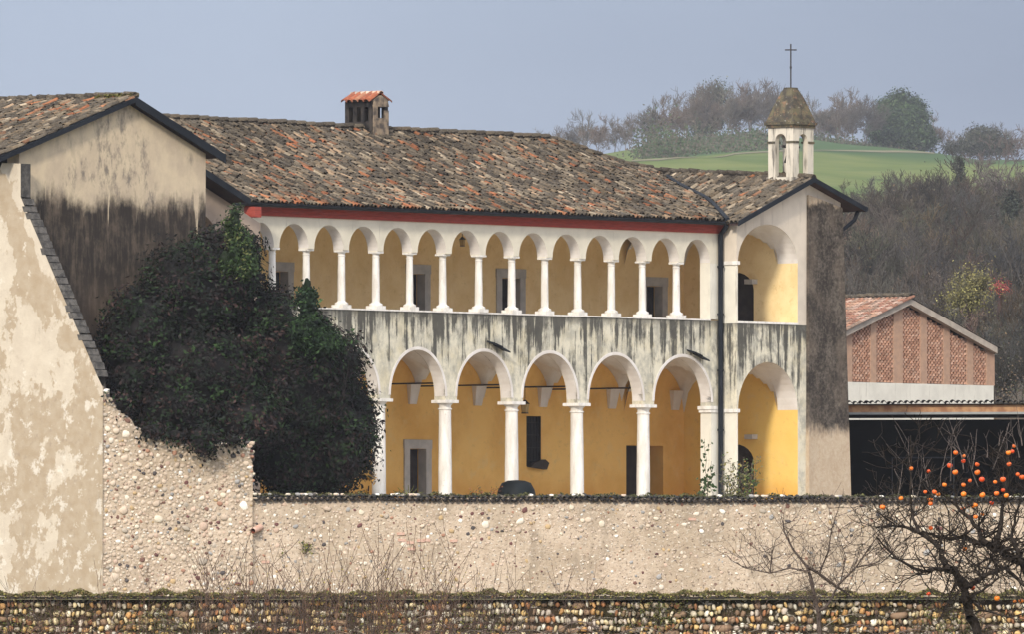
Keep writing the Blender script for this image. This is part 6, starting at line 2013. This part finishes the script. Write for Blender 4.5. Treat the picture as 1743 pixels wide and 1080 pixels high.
fruit = [(1160, 155), (1202, 172), (1200, 198), (1130, 221), (1270, 215), (1158, 255), (1271, 256), (933, 236), (1022, 250), (1103, 319), (1200, 319), (1233, 298), (1294, 292), (1201, 367), (1297, 371), (1005, 355), (1052, 355), (1071, 369), (1030, 398), (1032, 416), (881, 388), (787, 434), (1198, 444), (1248, 430), (1262, 422), (1225, 482), (1262, 483), (1297, 470), (1344, 413), (1369, 363), (1402, 347), (1419, 374), (1402, 292), (1362, 305), (1433, 214), (1430, 155), (1450, 149), (1458, 121), (1477, 266), (1498, 280), (1207, 648), (1246, 845), (1371, 899), (1462, 914), (1494, 913), (1033, 540), (1022, 876), (193, 880)]
for i, (fx, fy) in enumerate(fruit[:-1]):
    u, v = 1240 + fx / 3, 720 + fy / 3
    p = np.array(at(u, v, PY + rng.uniform(-.5, .6))) - pb
    o = link('persimmon', FRUIT, PT, tuple(p)); s = rng.uniform(.55, .92) if fx not in (1200, 1071, 1262) else .7
    o.scale = (s, s, s * .94); o.rotation_euler = (rng.normal(0, .25), rng.normal(0, .25), rng.uniform(0, 6))
    link('calyx', CALYX, o)

# ------------------------------------------------------------------ bare fruit tree left of it
FT = thing('bare_fruit_tree', 'small leafless fruit tree with arching dark branches before the pale wall', 'tree', at(1395, 1080, 200))
fb = np.array(FT.location)
limbs = [([(1397, 1110), (1393, 1043), (1387, 1020), (1380, 983), (1373, 965), (1350, 937), (1335, 907), (1332, 887)], .040, .008, .2),
         ([(1374, 966), (1393, 977), (1420, 997), (1447, 1015)], .026, .016, .2),
         ([(1393, 1043), (1410, 1030), (1427, 997), (1457, 967), (1480, 933), (1497, 910)], .026, .006, -.2),
         ([(1378, 975), (1345, 968), (1311, 977), (1268, 968), (1245, 955)], .016, .005, 0),
         ([(1395, 976), (1410, 940), (1415, 905), (1422, 880)], .016, .005, 0),
         ([(1311, 976), (1314, 945), (1320, 920)], .012, .005, 0),
         ([(1430, 995), (1440, 950), (1428, 915)], .012, .004, .2),
         ([(1457, 967), (1490, 960), (1520, 938)], .012, .004, .2),
         ([(1393, 1043), (1370, 1020), (1340, 1005)], .012, .004, -.1)]
out = []
for pts, ra, rb, dy in limbs:
    n = len(pts)
    P3 = [np.array(at(u, v, 200 + dy * (i / (n - 1)))) - fb for i, (u, v) in enumerate(pts)]
    rd = [ra + (rb - ra) * i / (n - 1) for i in range(n)]
    for i in range(n - 1):
        out.append((P3[i], P3[i + 1], rd[i], rd[i + 1], 3))
        for k in range(5):
            t = rng.random(); q = P3[i] + (P3[i + 1] - P3[i]) * t
            d = rng.normal(0, 1, 3) * np.array([1, .5, .6]) + np.array([0, 0, .45])
            grow(rng, q, d, rng.uniform(.25, .65), .006, 1, out, .7, (2, 4), .12, .6, 4, .2, .0025, .2)
V, Fc, c = segs_mesh('b', out, None, (.085, .065, .055), 5, .3)
link('branches', mesh_np('branches', V, Fc, M['bark'], col=c), FT)

# ------------------------------------------------------------------ saplings and brambles along the cobble wall
sap = []
for k in range(7):
    rs_ = np.random.default_rng(300 + k)
    out = []
    for s in range(3 + k % 3):
        d = np.array([rs_.normal(0, .22), rs_.normal(0, .15), 1.0])
        grow(rs_, (rs_.normal(0, .12), rs_.normal(0, .1), -.4), d, rs_.uniform(1.3, 2.3), .015, 1, out, .6, (4, 8), .08, .45, 6, .07, .0055, .15)
    V, Fc, c = segs_mesh('s', out, None, (.12, .075, .055) if k % 2 else (.085, .06, .05), 4, .4)
    tips = np.array([s[1] for s in out])
    m = rs_.random(len(tips)) < .10
    LV, LF, LC = leaves_np(tips[m], np.tile((0, -1., .2), (m.sum(), 1)), rs_.uniform(.03, .075, m.sum()), np.array([[.42, .32, .04], [.22, .20, .05], [.30, .13, .04], [.45, .38, .06]])[rs_.integers(0, 4, m.sum())], .55)
    sap.append((mesh_np('stem', V, Fc, M['bark'], col=c), mesh_np('leaves', LV, LF, M['leaf'], col=LC)))
us = [25, 48, 70, 100, 150, 290, 318, 338, 358, 386, 402, 438, 450, 474, 498, 532, 571, 603, 628, 651, 676, 190, 235, 345, 372, 420, 462, 485, 520, 548, 560, 590, 615, 640, 662, 690, 702, 715, 735, 752, 770, 800, 815, 838, 870, 895, 925, 970, 1010, 1240, 1290, 1500, 1560]
sap_t, br_t = [], []
LM = [(175, 'below the plaster buttress wall'), (430, 'below the rubble wall'), (520, 'below the clay drain pipe'), (640, 'below the right half of the dark bush'), (745, 'below the grey framed lower door'), (860, 'left of the black tub'), (980, 'below the tall grilled window'), (1200, 'below the unframed lower doorway'), (1460, 'around the bare fruit tree'), (9999, 'around the persimmon tree')]
for i, u in enumerate(us):
    Y = 262 + RNG.uniform(-4, 5)
    k = int(RNG.integers(7))
    hh = RNG.uniform(.5, .95) if 330 < u < 900 else RNG.uniform(.35, .7)
    T = thing('sapling', 'leafless twiggy sapling with a few yellow leaves sprouting before the low cobble wall', 'sapling', at(u, 1085, Y), RNG.uniform(0, 6), 'saplings before the cobble wall')
    T.scale = (hh, hh, hh)
    link('stem', sap[k][0], T); link('leaves', sap[k][1], T); sap_t.append((u, T))
br = []
for k in range(4):
    rs_ = np.random.default_rng(400 + k); out = []
    for s in range(9):
        p = np.array([rs_.normal(0, .03), rs_.normal(0, .03), -.3]); d = np.array([rs_.normal(0, .8), rs_.normal(0, .25), 1.0]); L = rs_.uniform(.7, 1.5)
        r = .011
        for i in range(9):
            d = d + np.array([rs_.normal(0, .16), rs_.normal(0, .08), -.20]); d /= np.linalg.norm(d)
            q = p + d * L / 9
            out.append((p, q, r, r * .93, 0)); r *= .93
            if rs_.random() < .4:
                e = q + rs_.normal(0, .12, 3); out.append((q, e, r * .5, r * .3, 0))
            p = q
    V, Fc, c = segs_mesh('s', out, None, [(.15, .115, .10), (.10, .06, .05), (.19, .16, .13), (.085, .07, .05)][k], 4, .4)
    br.append(mesh_np('canes', V, Fc, M['bark'], col=c))
for i, u in enumerate([40, 130, 180, 260, 330, 400, 450, 500, 530, 580, 620, 655, 700, 740, 790, 850, 905, 960, 1040, 1120, 1210, 1300, 1370, 1450, 1510, 1560, 1600, 1680, 1730]):
    Y = 264 + RNG.uniform(-4, 4)
    s = RNG.uniform(.7, 1.25)
    o = link('bramble', br[int(RNG.integers(4))], None, at(u, 1082, Y), (0, 0, RNG.uniform(-.4, .4)))
    o.scale = (s, s, s * RNG.uniform(.7, 1.1))
    tag(o, 'tangle of thin arching bramble canes in front of the low cobble wall', 'bramble', 'brambles before the cobble wall')
    br_t.append((u, o))
place_labels(sap_t, 'twiggy bare sapling', LM)
place_labels(br_t, 'arching bare bramble', LM)
